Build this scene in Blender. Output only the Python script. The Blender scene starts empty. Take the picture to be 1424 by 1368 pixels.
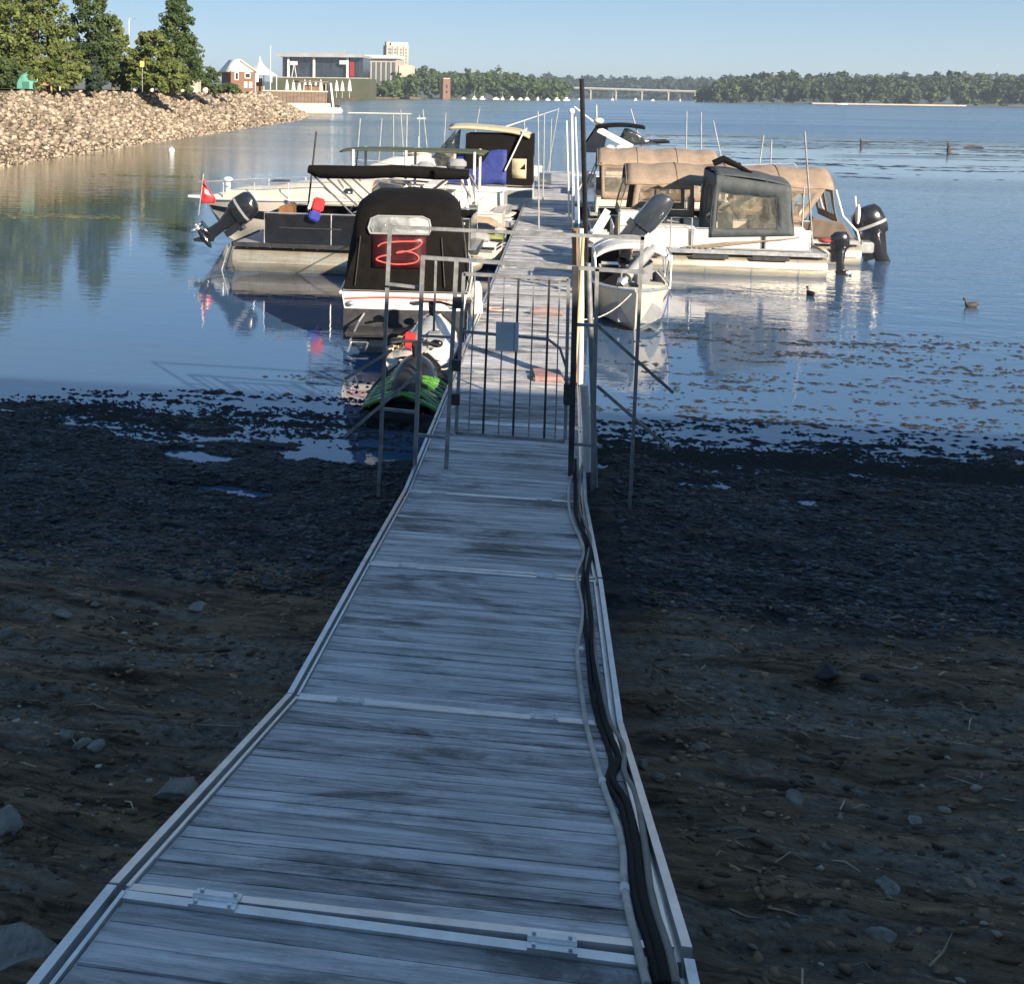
import bpy, bmesh, math, random
import numpy as np
from mathutils import Vector, Matrix
random.seed(7)
SC = bpy.context.scene
COL = SC.collection
rad = math.radians

# ------------------------------------------------------------------ camera, sky, sun, exposure
F, PX, PY, IW, IH = 1500.0, 560.0, 258.0, 1424.0, 1368.0
YAW, PITCH, ROLL = rad(-8.655), rad(4.8395), rad(0.85)
CAM = Vector((0, 0, 4.5))
_f = Vector((math.sin(YAW) * math.cos(PITCH), math.cos(YAW) * math.cos(PITCH), -math.sin(PITCH)))
_r0 = Vector((math.cos(YAW), -math.sin(YAW), 0)); _u0 = _r0.cross(_f)
_r = _r0 * math.cos(ROLL) + _u0 * math.sin(ROLL); _u = -_r0 * math.sin(ROLL) + _u0 * math.cos(ROLL)
cam_d = bpy.data.cameras.new('camera'); cam = bpy.data.objects.new('camera', cam_d); COL.objects.link(cam)
cam.matrix_world = Matrix(((_r.x, _u.x, -_f.x, CAM.x), (_r.y, _u.y, -_f.y, CAM.y), (_r.z, _u.z, -_f.z, CAM.z), (0, 0, 0, 1)))
cam_d.sensor_width = 36; cam_d.lens = F / IW * 36
cam_d.shift_x = (IW / 2 - PX) / IW; cam_d.shift_y = (PY - IH / 2) / IW
cam_d.clip_start = 0.1; cam_d.clip_end = 30000
SC.camera = cam
def ray(x, y): return _f + _r * ((x - PX) / F) - _u * ((y - PY) / F)
def P(x, y, Y):                      # point of the place at distance Y seen at a photograph pixel
    d = ray(x, y); return CAM + d * (Y / d.y)
def G(x, y, z=0.0):                  # same, on the level z
    d = ray(x, y); return CAM + d * ((z - CAM.z) / d.z)

SUN_EL = rad(23); SUN_AZ = rad(138)          # azimuth clockwise from +Y
world = bpy.data.worlds.new("World"); SC.world = world; world.use_nodes = True
wn = world.node_tree; bg = wn.nodes['Background']
sky = wn.nodes.new('ShaderNodeTexSky'); sky.sky_type = 'NISHITA'; sky.sun_disc = False
sky.sun_elevation = SUN_EL; sky.sun_rotation = SUN_AZ
sky.air_density = 0.6; sky.dust_density = 0.0; sky.ozone_density = 3.0
gam = wn.nodes.new('ShaderNodeGamma'); gam.inputs[1].default_value = 0.45
hs = wn.nodes.new('ShaderNodeHueSaturation'); hs.inputs['Saturation'].default_value = 1.5; wn.links.new(gam.outputs[0], hs.inputs['Color'])
wn.links.new(sky.outputs[0], gam.inputs[0]); wn.links.new(hs.outputs[0], bg.inputs[0]); bg.inputs[1].default_value = 0.122
sd = bpy.data.lights.new('sun', 'SUN'); sun = bpy.data.objects.new('sun', sd); COL.objects.link(sun)
sd.energy = 4.0; sd.angle = rad(0.5); sd.color = (1.0, 0.86, 0.68)
S = Vector((math.sin(SUN_AZ) * math.cos(SUN_EL), math.cos(SUN_AZ) * math.cos(SUN_EL), math.sin(SUN_EL)))
sun.rotation_euler = S.to_track_quat('Z', 'Y').to_euler()
SC.view_settings.view_transform = 'Standard'; SC.view_settings.look = 'None'
SC.view_settings.exposure = 1.47; SC.view_settings.gamma = 1.0

# ------------------------------------------------------------------ materials
def nd(nt, t, **kw):
    n = nt.nodes.new(t)
    for k, v in kw.items(): setattr(n, k, v)
    return n
def M(name, col, rough=0.5, metal=0.0, var=0.12, scale=3.0, bump=0.0, bscale=30.0, stretch=(1, 1, 1), tone=0.0, spec=0.5, col2=None, dirt=0.0, world_co=False, coat=0.0):
    m = bpy.data.materials.new(name); m.use_nodes = True; nt = m.node_tree; b = nt.nodes['Principled BSDF']
    b.inputs['Roughness'].default_value = rough; b.inputs['Metallic'].default_value = metal
    b.inputs['Specular IOR Level'].default_value = spec
    if coat: b.inputs['Coat Weight'].default_value = coat; b.inputs['Coat Roughness'].default_value = 0.08
    if world_co:
        tc = nd(nt, 'ShaderNodeNewGeometry'); co = tc.outputs['Position']
    else:
        tc = nd(nt, 'ShaderNodeTexCoord'); co = tc.outputs['Object']
    mp = nd(nt, 'ShaderNodeMapping'); mp.inputs['Scale'].default_value = stretch
    nt.links.new(co, mp.inputs[0])
    nz = nd(nt, 'ShaderNodeTexNoise'); nz.inputs['Scale'].default_value = scale; nz.inputs['Detail'].default_value = 6; nz.inputs['Roughness'].default_value = 0.65
    nt.links.new(mp.outputs[0], nz.inputs[0])
    mx = nd(nt, 'ShaderNodeMix', data_type='RGBA')
    c = Vector(col); c2 = Vector(col2) if col2 else c * (1 + var); c1 = c if col2 else c * (1 - var)
    mx.inputs[6].default_value = (*c1, 1); mx.inputs[7].default_value = (*c2, 1)
    mr = nd(nt, 'ShaderNodeMapRange'); mr.inputs[1].default_value = 0.35; mr.inputs[2].default_value = 0.65
    nt.links.new(nz.outputs[0], mr.inputs[0]); nt.links.new(mr.outputs[0], mx.inputs[0])
    out = mx.outputs[2]
    if tone:
        at = nd(nt, 'ShaderNodeAttribute', attribute_name='tone'); m2 = nd(nt, 'ShaderNodeMath', operation='MULTIPLY_ADD')
        nt.links.new(at.outputs['Fac'], m2.inputs[0]); m2.inputs[1].default_value = 2 * tone; m2.inputs[2].default_value = 1 - tone
        vm = nd(nt, 'ShaderNodeVectorMath', operation='SCALE'); nt.links.new(out, vm.inputs[0]); nt.links.new(m2.outputs[0], vm.inputs['Scale']); out = vm.outputs[0]
    if dirt:
        n3 = nd(nt, 'ShaderNodeTexNoise'); n3.inputs['Scale'].default_value = 1.7; n3.inputs['Detail'].default_value = 8; n3.inputs['Roughness'].default_value = 0.75
        nt.links.new(co, n3.inputs[0])
        r3 = nd(nt, 'ShaderNodeMapRange'); r3.inputs[1].default_value = 0.5; r3.inputs[2].default_value = 0.75; r3.inputs[4].default_value = dirt
        nt.links.new(n3.outputs[0], r3.inputs[0])
        m3 = nd(nt, 'ShaderNodeMix', data_type='RGBA'); nt.links.new(r3.outputs[0], m3.inputs[0]); nt.links.new(out, m3.inputs[6]); m3.inputs[7].default_value = (0.09, 0.075, 0.05, 1); out = m3.outputs[2]
    nt.links.new(out, b.inputs['Base Color'])
    rr = nd(nt, 'ShaderNodeMapRange'); rr.inputs[3].default_value = max(0.02, rough - 0.08); rr.inputs[4].default_value = min(1, rough + 0.1)
    nt.links.new(nz.outputs[0], rr.inputs[0]); nt.links.new(rr.outputs[0], b.inputs['Roughness'])
    if bump:
        n2 = nd(nt, 'ShaderNodeTexNoise'); n2.inputs['Scale'].default_value = bscale; n2.inputs['Detail'].default_value = 4
        nt.links.new(mp.outputs[0], n2.inputs[0])
        bp = nd(nt, 'ShaderNodeBump'); bp.inputs['Strength'].default_value = bump; bp.inputs['Distance'].default_value = 0.05
        nt.links.new(n2.outputs[0], bp.inputs['Height']); nt.links.new(bp.outputs[0], b.inputs['Normal'])
    return m
def clear_vinyl(name, tint, haze):
    m = bpy.data.materials.new(name); m.use_nodes = True; nt = m.node_tree; b = nt.nodes['Principled BSDF']
    b.inputs['Base Color'].default_value = (*tint, 1); b.inputs['Roughness'].default_value = 0.08
    tr = nd(nt, 'ShaderNodeBsdfTransparent'); tr.inputs[0].default_value = (0.85, 0.83, 0.78, 1)
    mx = nd(nt, 'ShaderNodeMixShader')
    nz = nd(nt, 'ShaderNodeTexNoise'); nz.inputs['Scale'].default_value = 2.2; nz.inputs['Detail'].default_value = 5; nz.inputs['Distortion'].default_value = 1.5
    tc = nd(nt, 'ShaderNodeTexCoord'); nt.links.new(tc.outputs['Object'], nz.inputs[0])
    mr = nd(nt, 'ShaderNodeMapRange'); mr.inputs[1].default_value = 0.4; mr.inputs[2].default_value = 0.62; mr.inputs[3].default_value = haze * 0.5; mr.inputs[4].default_value = haze
    nt.links.new(nz.outputs[0], mr.inputs[0]); nt.links.new(mr.outputs[0], mx.inputs[0])
    bp = nd(nt, 'ShaderNodeBump'); bp.inputs['Strength'].default_value = 0.6; bp.inputs['Distance'].default_value = 0.1
    nt.links.new(nz.outputs[0], bp.inputs['Height']); nt.links.new(bp.outputs[0], b.inputs['Normal'])
    nt.links.new(tr.outputs[0], mx.inputs[1]); nt.links.new(b.outputs[0], mx.inputs[2])
    nt.links.new(mx.outputs[0], nt.nodes['Material Output'].inputs[0])
    return m
def leaf_mat(name, col, col2):
    m = bpy.data.materials.new(name); m.use_nodes = True; nt = m.node_tree
    at = nd(nt, 'ShaderNodeAttribute', attribute_name='tone')
    mx = nd(nt, 'ShaderNodeMix', data_type='RGBA'); nt.links.new(at.outputs['Fac'], mx.inputs[0])
    mx.inputs[6].default_value = (*col, 1); mx.inputs[7].default_value = (*col2, 1)
    d = nd(nt, 'ShaderNodeBsdfDiffuse'); t = nd(nt, 'ShaderNodeBsdfTranslucent'); s = nd(nt, 'ShaderNodeMixShader'); s.inputs[0].default_value = 0.25
    nt.links.new(mx.outputs[2], d.inputs[0]); nt.links.new(mx.outputs[2], t.inputs[0])
    nt.links.new(d.outputs[0], s.inputs[1]); nt.links.new(t.outputs[0], s.inputs[2]); nt.links.new(s.outputs[0], nt.nodes['Material Output'].inputs[0])
    return m

def plank_material():
    m = M('weathered_planks', (0.46, 0.455, 0.47), 0.6, scale=2.2, var=0.36, stretch=(0.6, 7, 7), tone=0.15, bump=0.4, bscale=14, dirt=0.35)
    nt = m.node_tree; b = nt.nodes['Principled BSDF']; src = b.inputs['Base Color'].links[0].from_socket
    tc = nd(nt, 'ShaderNodeNewGeometry'); at = nd(nt, 'ShaderNodeAttribute', attribute_name='tone')
    def st(scale, sc, lo, hi, amt, col, prev):
        mp = nd(nt, 'ShaderNodeMapping'); mp.inputs['Scale'].default_value = sc; nt.links.new(tc.outputs['Position'], mp.inputs[0])
        n = nd(nt, 'ShaderNodeTexNoise'); n.inputs['Scale'].default_value = scale; n.inputs['Detail'].default_value = 9; n.inputs['Roughness'].default_value = 0.72; n.inputs['Distortion'].default_value = 0.6
        nt.links.new(mp.outputs[0], n.inputs[0]); r = nd(nt, 'ShaderNodeMapRange'); r.inputs[1].default_value = lo; r.inputs[2].default_value = hi; r.inputs[4].default_value = amt
        ma = nd(nt, 'ShaderNodeMath', operation='MULTIPLY_ADD'); nt.links.new(at.outputs['Fac'], ma.inputs[0]); ma.inputs[1].default_value = -0.09; nt.links.new(n.outputs[0], ma.inputs[2]); nt.links.new(ma.outputs[0], r.inputs[0]); x = nd(nt, 'ShaderNodeMix', data_type='RGBA'); nt.links.new(r.outputs[0], x.inputs[0]); nt.links.new(prev, x.inputs[6]); x.inputs[7].default_value = (*col, 1); return x.outputs[2]
    o = st(1.5, (0.55, 1.5, 1), .43, .57, .9, (0.07, 0.07, 0.07), src)
    o = st(7, (0.5, 5, 1), .50, .64, .65, (0.09, 0.095, 0.095), o)
    o = st(3.1, (0.4, 3, 1), .55, .67, .55, (0.62, 0.62, 0.63), o)
    nt.links.new(o, b.inputs['Base Color']); return m
m_plank = plank_material()
m_alu = M('aluminium', (0.62, 0.63, 0.64), 0.35, 0.75, scale=6, var=0.15, dirt=0.25)
m_galv = M('galvanised_steel', (0.27, 0.275, 0.28), 0.5, 0.4, scale=9, var=0.3, dirt=0.3)
m_dsteel = M('dark_steel', (0.06, 0.06, 0.065), 0.5, 0.5, scale=9, var=0.3)
m_white = M('white_gelcoat', (0.72, 0.70, 0.66), 0.22, scale=2, var=0.06, dirt=0.18, coat=0.4)
m_cream = M('cream_gelcoat', (0.66, 0.60, 0.49), 0.28, scale=2, var=0.07, dirt=0.2, coat=0.3)
m_vinyl_w = M('white_vinyl', (0.70, 0.66, 0.58), 0.45, scale=4, var=0.08, bump=0.15, bscale=12)
m_black = M('black_gloss', (0.012, 0.012, 0.014), 0.18, scale=3, var=0.3, coat=0.5)
m_rub = M('black_rubber', (0.018, 0.018, 0.019), 0.6, scale=6, var=0.3, bump=0.2)
m_canvas_k = M('black_canvas', (0.0065, 0.0055, 0.005), 0.85, spec=0.15, scale=4, var=0.35, bump=0.5, bscale=5)
m_canvas_g = M('grey_canvas', (0.055, 0.065, 0.072), 0.7, scale=4, var=0.2, bump=0.5, bscale=5)
m_canvas_t = M('tan_canvas', (0.285, 0.215, 0.16), 0.8, scale=3, var=0.14, bump=0.5, bscale=4)
m_seam = M('canvas_seam', (0.15, 0.10, 0.07), 0.8)
m_canvas_gr = M('green_canvas', (0.06, 0.075, 0.04), 0.8, scale=4, var=0.2, bump=0.4, bscale=6)
m_canvas_b = M('blue_canvas', (0.02, 0.035, 0.19), 0.7, scale=4, var=0.2, bump=0.5, bscale=5)
m_canvas_w = M('white_canvas', (0.62, 0.61, 0.58), 0.7, scale=4, var=0.1, bump=0.5, bscale=6)
m_canvas_c = M('khaki_canvas', (0.42, 0.37, 0.25), 0.8, scale=4, var=0.15, bump=0.5, bscale=5)
m_tube = M('pontoon_aluminium', (0.50, 0.46, 0.37), 0.38, 0.55, scale=2.5, var=0.15, stretch=(0.5, 3, 6), dirt=0.5)
m_cowl = M('motor_black', (0.014, 0.015, 0.018), 0.2, scale=3, var=0.2, coat=0.6)
m_cowl_g = M('motor_graphite', (0.035, 0.043, 0.055), 0.22, scale=3, var=0.15, coat=0.5)
m_grey = M('grey_plastic', (0.26, 0.27, 0.28), 0.5, scale=5, var=0.15)
m_red = M('red_fabric', (0.52, 0.03, 0.035), 0.6, scale=6, var=0.2)
m_redline = M('red_piping', (0.62, 0.10, 0.08), 0.5, scale=6, var=0.2)
m_dred = M('dark_red_panel', (0.045, 0.006, 0.008), 0.35, scale=4, var=0.3)
m_blue = M('blue_fabric', (0.03, 0.05, 0.32), 0.6, scale=6, var=0.2)
m_green = M('lime_gelcoat', (0.075, 0.22, 0.03), 0.25, scale=4, var=0.2, coat=0.5)
m_ygreen = M('yellow_green_gelcoat', (0.30, 0.34, 0.08), 0.3, scale=4, var=0.2, coat=0.4)
m_wood = M('post_timber', (0.30, 0.19, 0.10), 0.8, scale=3, var=0.3, stretch=(5, 5, 0.6), bump=0.4, bscale=10)
m_pole = M('grey_pole', (0.34, 0.35, 0.345), 0.4, 0.2, scale=3, var=0.2, dirt=0.4)
m_pvc = M('white_pvc', (0.66, 0.65, 0.62), 0.4, scale=4, var=0.1, dirt=0.3)
m_cablel = M('grey_conduit', (0.42, 0.39, 0.35), 0.6, scale=5, var=0.25, dirt=0.4)
m_cablek = M('black_cable', (0.010, 0.010, 0.011), 0.75, spec=.15, scale=5, var=0.4)
m_sign = M('sign_plate', (0.50, 0.56, 0.62), 0.45, 0.1, scale=3, var=0.12, dirt=0.2)
m_clear = clear_vinyl('clear_vinyl', (0.50, 0.45, 0.37), 0.36)
m_glass = clear_vinyl('smoked_glass', (0.05, 0.06, 0.07), 0.75)
m_tanseat = M('brown_upholstery', (0.24, 0.12, 0.05), 0.5, scale=4, var=0.3)

# ------------------------------------------------------------------ mesh builder
ROOTS = []
def tag(o, label=None, cat=None, group=None, kind=None):
    if label: o['label'] = label
    if cat: o['category'] = cat
    if group: o['group'] = group
    if kind: o['kind'] = kind
    return o
def thing(name, label, cat, loc=(0, 0, 0), rz=0.0, group=None):
    o = bpy.data.objects.new(name, None); COL.objects.link(o); o.empty_display_size = 0.3
    o.location = loc; o.rotation_euler = (0, 0, rz); return tag(o, label, cat, group)
def children(o): return [c for c in bpy.data.objects if c.parent == o]
def copy_tree(o, parent=None):
    c = o.copy(); COL.objects.link(c); c.parent = parent
    for ch in children(o): copy_tree(ch, c)
    return c
class MB:
    def __init__(s): s.v = []; s.f = []; s.t = []; s.tone = 0.5; s.hard = False
    def add(s, vs, fs):
        b = len(s.v); s.v += [tuple(v) for v in vs]; s.f += [tuple(i + b for i in f) for f in fs]; s.t += [s.tone] * len(fs); return s
    def box(s, c, d, rz=0.0, m=None):
        c = Vector(c); h = Vector(d) / 2
        vs = [Vector((x * h.x, y * h.y, z * h.z)) for x in (-1, 1) for y in (-1, 1) for z in (-1, 1)]
        R = m if m else Matrix.Rotation(rz, 3, 'Z')
        return s.add([c + R @ v for v in vs], [(0, 1, 3, 2), (4, 6, 7, 5), (0, 4, 5, 1), (2, 3, 7, 6), (0, 2, 6, 4), (1, 5, 7, 3)])
    def bar(s, a, b, w, h=None):
        a = Vector(a); b = Vector(b); d = b - a
        q = d.to_track_quat('X', 'Z').to_matrix()
        return s.box((a + b) / 2, (d.length, w, h or w), m=q)
    def tube(s, pts, r, n=8, cap=True):
        pts = [Vector(p) for p in pts]; rs = r if isinstance(r, (list, tuple)) else [r] * len(pts)
        vs = []; fs = []; up = None
        for i, p in enumerate(pts):
            t = (pts[min(i + 1, len(pts) - 1)] - pts[max(i - 1, 0)]).normalized()
            if up is None:
                up = Vector((0, 0, 1)) if abs(t.z) < 0.9 else Vector((1, 0, 0))
            a = t.cross(up).normalized(); up = a.cross(t).normalized()
            for k in range(n):
                w = 2 * math.pi * k / n; vs.append(p + (a * math.cos(w) + up * math.sin(w)) * rs[i])
        for i in range(len(pts) - 1):
            for k in range(n):
                k2 = (k + 1) % n; fs.append((i * n + k, i * n + k2, (i + 1) * n + k2, (i + 1) * n + k))
        if cap: fs += [tuple(range(n))[::-1], tuple((len(pts) - 1) * n + k for k in range(n))]
        return s.add(vs, fs)
    def loft(s, rings, closed=True, cap0=True, cap1=True):
        n = len(rings[0]); vs = [p for r in rings for p in r]; fs = []
        for i in range(len(rings) - 1):
            for k in range(n if closed else n - 1):
                k2 = (k + 1) % n; fs.append((i * n + k, i * n + k2, (i + 1) * n + k2, (i + 1) * n + k))
        if cap0: fs.append(tuple(range(n))[::-1])
        if cap1: fs.append(tuple((len(rings) - 1) * n + k for k in range(n)))
        return s.add(vs, fs)
    def grid(s, fn, nu, nv, u0=0, u1=1, v0=0, v1=1):
        vs = [fn(u0 + (u1 - u0) * i / nu, v0 + (v1 - v0) * j / nv) for i in range(nu + 1) for j in range(nv + 1)]
        fs = [(i * (nv + 1) + j, (i + 1) * (nv + 1) + j, (i + 1) * (nv + 1) + j + 1, i * (nv + 1) + j + 1) for i in range(nu) for j in range(nv)]
        return s.add(vs, fs)
    def prism(s, poly, h, to3=lambda x, y, z: (x, y, z), z0=0.0):
        n = len(poly)
        vs = [to3(x, y, z0) for x, y in poly] + [to3(x, y, z0 + h) for x, y in poly]
        return s.add(vs, [tuple(range(n))[::-1], tuple(range(n, 2 * n))] + [(i, (i + 1) % n, n + (i + 1) % n, n + i) for i in range(n)])
    def ball(s, c, r, n=10, m=7):
        c = Vector(c); r = Vector((r, r, r)) if not hasattr(r, '__len__') else Vector(r)
        rings = []
        for j in range(1, m):
            a = math.pi * j / m
            rings.append([c + Vector((r.x * math.sin(a) * math.cos(2 * math.pi * k / n), r.y * math.sin(a) * math.sin(2 * math.pi * k / n), -r.z * math.cos(a))) for k in range(n)])
        return s.loft(rings)
    def build(s, name, mat, parent=None, smooth=True, bevel=0.0, solid=0.0, subsurf=0, weld=0.0):
        me = bpy.data.meshes.new(name); me.from_pydata(s.v, [], s.f); me.validate()
        bm = bmesh.new(); bm.from_mesh(me)
        if weld: bmesh.ops.remove_doubles(bm, verts=bm.verts, dist=weld)
        bmesh.ops.recalc_face_normals(bm, faces=bm.faces)
        if bevel:
            bmesh.ops.bevel(bm, geom=[e for e in bm.edges if len(e.link_faces) == 2 and e.calc_face_angle(0) > 0.9], offset=bevel, segments=2, affect='EDGES', clamp_overlap=True)
        bm.to_mesh(me); bm.free()
        if not bevel and len(me.polygons) == len(s.t):
            a = me.attributes.new('tone', 'FLOAT', 'FACE'); a.data.foreach_set('value', s.t)
        me.materials.append(mat)
        if smooth:
            me.polygons.foreach_set('use_smooth', [True] * len(me.polygons))
            try: me.set_sharp_from_angle(angle=rad(38))
            except Exception: pass
        o = bpy.data.objects.new(name, me); COL.objects.link(o)
        if parent: o.parent = parent
        if solid:
            md = o.modifiers.new('thickness', 'SOLIDIFY'); md.thickness = solid; md.offset = 0
        if subsurf:
            md = o.modifiers.new('subdivision', 'SUBSURF'); md.levels = subsurf; md.render_levels = subsurf
        return o
def np_mesh(name, V, Fq, mat, tone=None, parent=None, smooth=False):
    me = bpy.data.meshes.new(name); V = np.asarray(V, dtype=np.float32); Fq = np.asarray(Fq, dtype=np.int32)
    k = Fq.shape[1]
    me.vertices.add(len(V)); me.vertices.foreach_set('co', V.ravel())
    me.loops.add(Fq.size); me.loops.foreach_set('vertex_index', Fq.ravel())
    me.polygons.add(len(Fq)); me.polygons.foreach_set('loop_start', np.arange(0, Fq.size, k, dtype=np.int32))
    try: me.polygons.foreach_set('loop_total', np.full(len(Fq), k, dtype=np.int32))
    except Exception: pass
    me.update(calc_edges=True)
    if tone is not None:
        a = me.attributes.new('tone', 'FLOAT', 'FACE'); a.data.foreach_set('value', np.asarray(tone, dtype=np.float32))
    if smooth: me.polygons.foreach_set('use_smooth', np.ones(len(Fq), dtype=bool))
    me.materials.append(mat); o = bpy.data.objects.new(name, me); COL.objects.link(o)
    if parent: o.parent = parent
    return o
def smooth_path(pts, n=6):
    pts = [Vector(p) for p in pts]; out = []
    for i in range(len(pts) - 1):
        a, b, c, d = pts[max(0, i - 1)], pts[i], pts[i + 1], pts[min(len(pts) - 1, i + 2)]
        for k in range(n):
            t = k / n; out.append(.5 * ((2 * b) + (c - a) * t + (2 * a - 5 * b + 4 * c - d) * t * t + (3 * b - a - 3 * c + d) * t ** 3))
    return out + [pts[-1]]
def struct(o): o['kind'] = 'structure'; return o
RNG = np.random.default_rng(11)
_tab = np.random.default_rng(3).random((256, 256))
def vnoise(x, y):
    xi = np.floor(x).astype(int); yi = np.floor(y).astype(int); fx = x - xi; fy = y - yi
    fx = fx * fx * (3 - 2 * fx); fy = fy * fy * (3 - 2 * fy)
    g = lambda a, b: _tab[a % 256, b % 256]
    return (g(xi, yi) * (1 - fx) + g(xi + 1, yi) * fx) * (1 - fy) + (g(xi, yi + 1) * (1 - fx) + g(xi + 1, yi + 1) * fx) * fy
def fbm(x, y, o=4):
    s = 0; a = 0.5
    for i in range(o): s = s + a * vnoise(x + i * 17.3, y + i * 9.1); x = x * 2.03; y = y * 2.03; a *= 0.5
    return s - 0.5 * (1 - 0.5 ** o) 
FZ = 0.48
# ------------------------------------------------------------------ ground, water
def poly_at(pts, s):
    for (a, b), (c, d) in zip(pts[:-1], pts[1:]):
        if s <= c: return b + (d - b) * (s - a) / (c - a)
    return pts[-1][1]
def bed_np(x, y):
    e = 13.7 + 1.5 * fbm(x * 0.33, y * 0.13 + 5, 3) + np.where(x < 0, 0.1, 0.0) - 0.5 * np.exp(-((x + 2.2) / 1.6) ** 2) * 2.2
    d = e - y
    z = np.where(d > 0, 0.030 * d + 0.009 * np.clip(d, 0, 12) ** 2, 0.032 * d)
    z = np.where(d > 12, 1.56 + (d - 12) * 0.2, z)
    z = np.clip(z, -1.3, 3.2)
    z = z + 0.13 * fbm(x * 1.1, y * 2.6, 5) * np.exp(-np.clip(-d, 0, 9) / 2.5)
    z = z + 0.075 * fbm(x * 4.0 + 9, y * 8, 4) * np.exp(-np.clip(-d, 0, 9) / 2.0)
    z = z + np.where(y < 9.5, 0.16 * fbm(x * 0.9 + y * 0.35 + 3, y * 1.7, 4) * np.clip((9.5 - y) / 2, 0, 1), 0)
    for px, py, rx, ry, dp in ((-5.25, 13.15, 0.6, 0.24, 0.12), (-4.5, 12.45, 0.42, 0.15, 0.15), (-3.6, 11.4, 0.62, 0.12, 0.25), (-2.6, 12.9, .7, .35, .07)):
        z = z - dp * np.exp(-(((x - px + .15 * np.sin(y * 9)) / rx) ** 2 + ((y - py + .05 * np.sin(x * 7)) / ry) ** 2) ** 1.5)
    return z
def bed(x, y): return float(bed_np(np.array([x], float), np.array([y], float))[0])
def sheet(name, x0, x1, y0, y1, nx, ny, zf, mat, smooth=True):
    xs = np.linspace(x0, x1, nx + 1); ys = np.linspace(y0, y1, ny + 1); X, Y = np.meshgrid(xs, ys, indexing='ij')
    Z = zf(X, Y); V = np.stack([X.ravel(), Y.ravel(), Z.ravel()], 1)
    i, j = np.meshgrid(np.arange(nx), np.arange(ny), indexing='ij'); a = (i * (ny + 1) + j).ravel()
    return np_mesh(name, V, np.stack([a, a + ny + 1, a + ny + 2, a + 1], 1), mat, smooth=smooth)

def mud_material():
    m = bpy.data.materials.new('lakebed_mud'); m.use_nodes = True; nt = m.node_tree; b = nt.nodes['Principled BSDF']
    g = nd(nt, 'ShaderNodeNewGeometry'); sp = nd(nt, 'ShaderNodeSeparateXYZ'); nt.links.new(g.outputs['Position'], sp.inputs[0])
    def noise(sc, st, det=6, ro=0.65, dist=0.0):
        mp = nd(nt, 'ShaderNodeMapping'); mp.inputs['Scale'].default_value = st; mp.inputs['Rotation'].default_value = (0, 0, 0.16); nt.links.new(g.outputs['Position'], mp.inputs[0])
        n = nd(nt, 'ShaderNodeTexNoise'); n.inputs['Scale'].default_value = sc; n.inputs['Detail'].default_value = det; n.inputs['Roughness'].default_value = ro; n.inputs['Distortion'].default_value = dist
        nt.links.new(mp.outputs[0], n.inputs[0]); return n.outputs[0]
    def mrange(s, a, b_, c=0, d=1):
        r = nd(nt, 'ShaderNodeMapRange'); r.inputs[1].default_value = a; r.inputs[2].default_value = b_; r.inputs[3].default_value = c; r.inputs[4].default_value = d
        nt.links.new(s, r.inputs[0]); return r.outputs[0]
    def mix(f, a, c):
        x = nd(nt, 'ShaderNodeMix', data_type='RGBA'); nt.links.new(f, x.inputs[0])
        for s, i in ((a, 6), (c, 7)):
            if isinstance(s, tuple): x.inputs[i].default_value = (*s, 1)
            else: nt.links.new(s, x.inputs[i])
        return x.outputs[2]
    weed = mix(mrange(noise(9, (1, 1.8, 1), 10, .82), .42, .66), (0.006, 0.007, 0.009), (0.13, 0.15, 0.165))
    mudc = mix(mrange(noise(2.6, (0.45, 2.4, 1), 10, .78), .42, .66), (0.045, 0.028, 0.015), (0.60, 0.40, 0.235))
    grey = mix(mrange(noise(14, (1, 1.5, 1), 8, .78), .4, .65), (0.13, 0.125, 0.11), (0.50, 0.455, 0.37))
    mudc = mix(mrange(noise(1.0, (0.4, 1.9, 1), 5, .65, 1.0), .48, .58), mudc, grey)
    rust = mix(mrange(noise(1.0, (0.5, 1.6, 1), 4, .6), .56, .68), weed, (0.13, 0.085, 0.045))
    ad = nd(nt, 'ShaderNodeMath', operation='MULTIPLY_ADD'); nt.links.new(noise(0.9, (0.8, 1.2, 1), 5), ad.inputs[0]); ad.inputs[1].default_value = 5.0; nt.links.new(sp.outputs[1], ad.inputs[2])
    xo = nd(nt, 'ShaderNodeMath', operation='MULTIPLY_ADD'); nt.links.new(sp.outputs[0], xo.inputs[0]); xo.inputs[1].default_value = 0.12; nt.links.new(ad.outputs[0], xo.inputs[2])
    col = mix(mrange(xo.outputs[0], 10.4, 11.6), mudc, rust)
    col = mix(mrange(noise(55, (1, 1.2, 1), 3, .8), .60, .70), col, mix(mrange(noise(2.0, (.7, 1.5, 1), 3), .35, .65), (0.03, 0.026, 0.02), (0.24, 0.20, 0.15)))
    nt.links.new(col, b.inputs['Base Color']); b.inputs['Roughness'].default_value = 0.75; b.inputs['Specular IOR Level'].default_value = 0.3
    bp = nd(nt, 'ShaderNodeBump'); bp.inputs['Strength'].default_value = 1.0; bp.inputs['Distance'].default_value = 0.14
    ma = nd(nt, 'ShaderNodeMath', operation='ADD'); nt.links.new(noise(18, (1, 1.6, 1), 8, .75), ma.inputs[0]); nt.links.new(noise(5, (.7, 1.8, 1), 6, .7), ma.inputs[1])
    nt.links.new(ma.outputs[0], bp.inputs['Height']); nt.links.new(bp.outputs[0], b.inputs['Normal'])
    return m
m_mud = mud_material()
struct(sheet('lakebed', -11, 11, 1.5, 19.0, 440, 350, bed_np, m_mud))
def bed_far(X, Y):
    z = bed_np(X, Y)
    ins = (X > -11.2) & (X < 11.2) & (Y > 1.3) & (Y < 19.2)
    return np.where(ins, z - 0.5, z)
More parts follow.
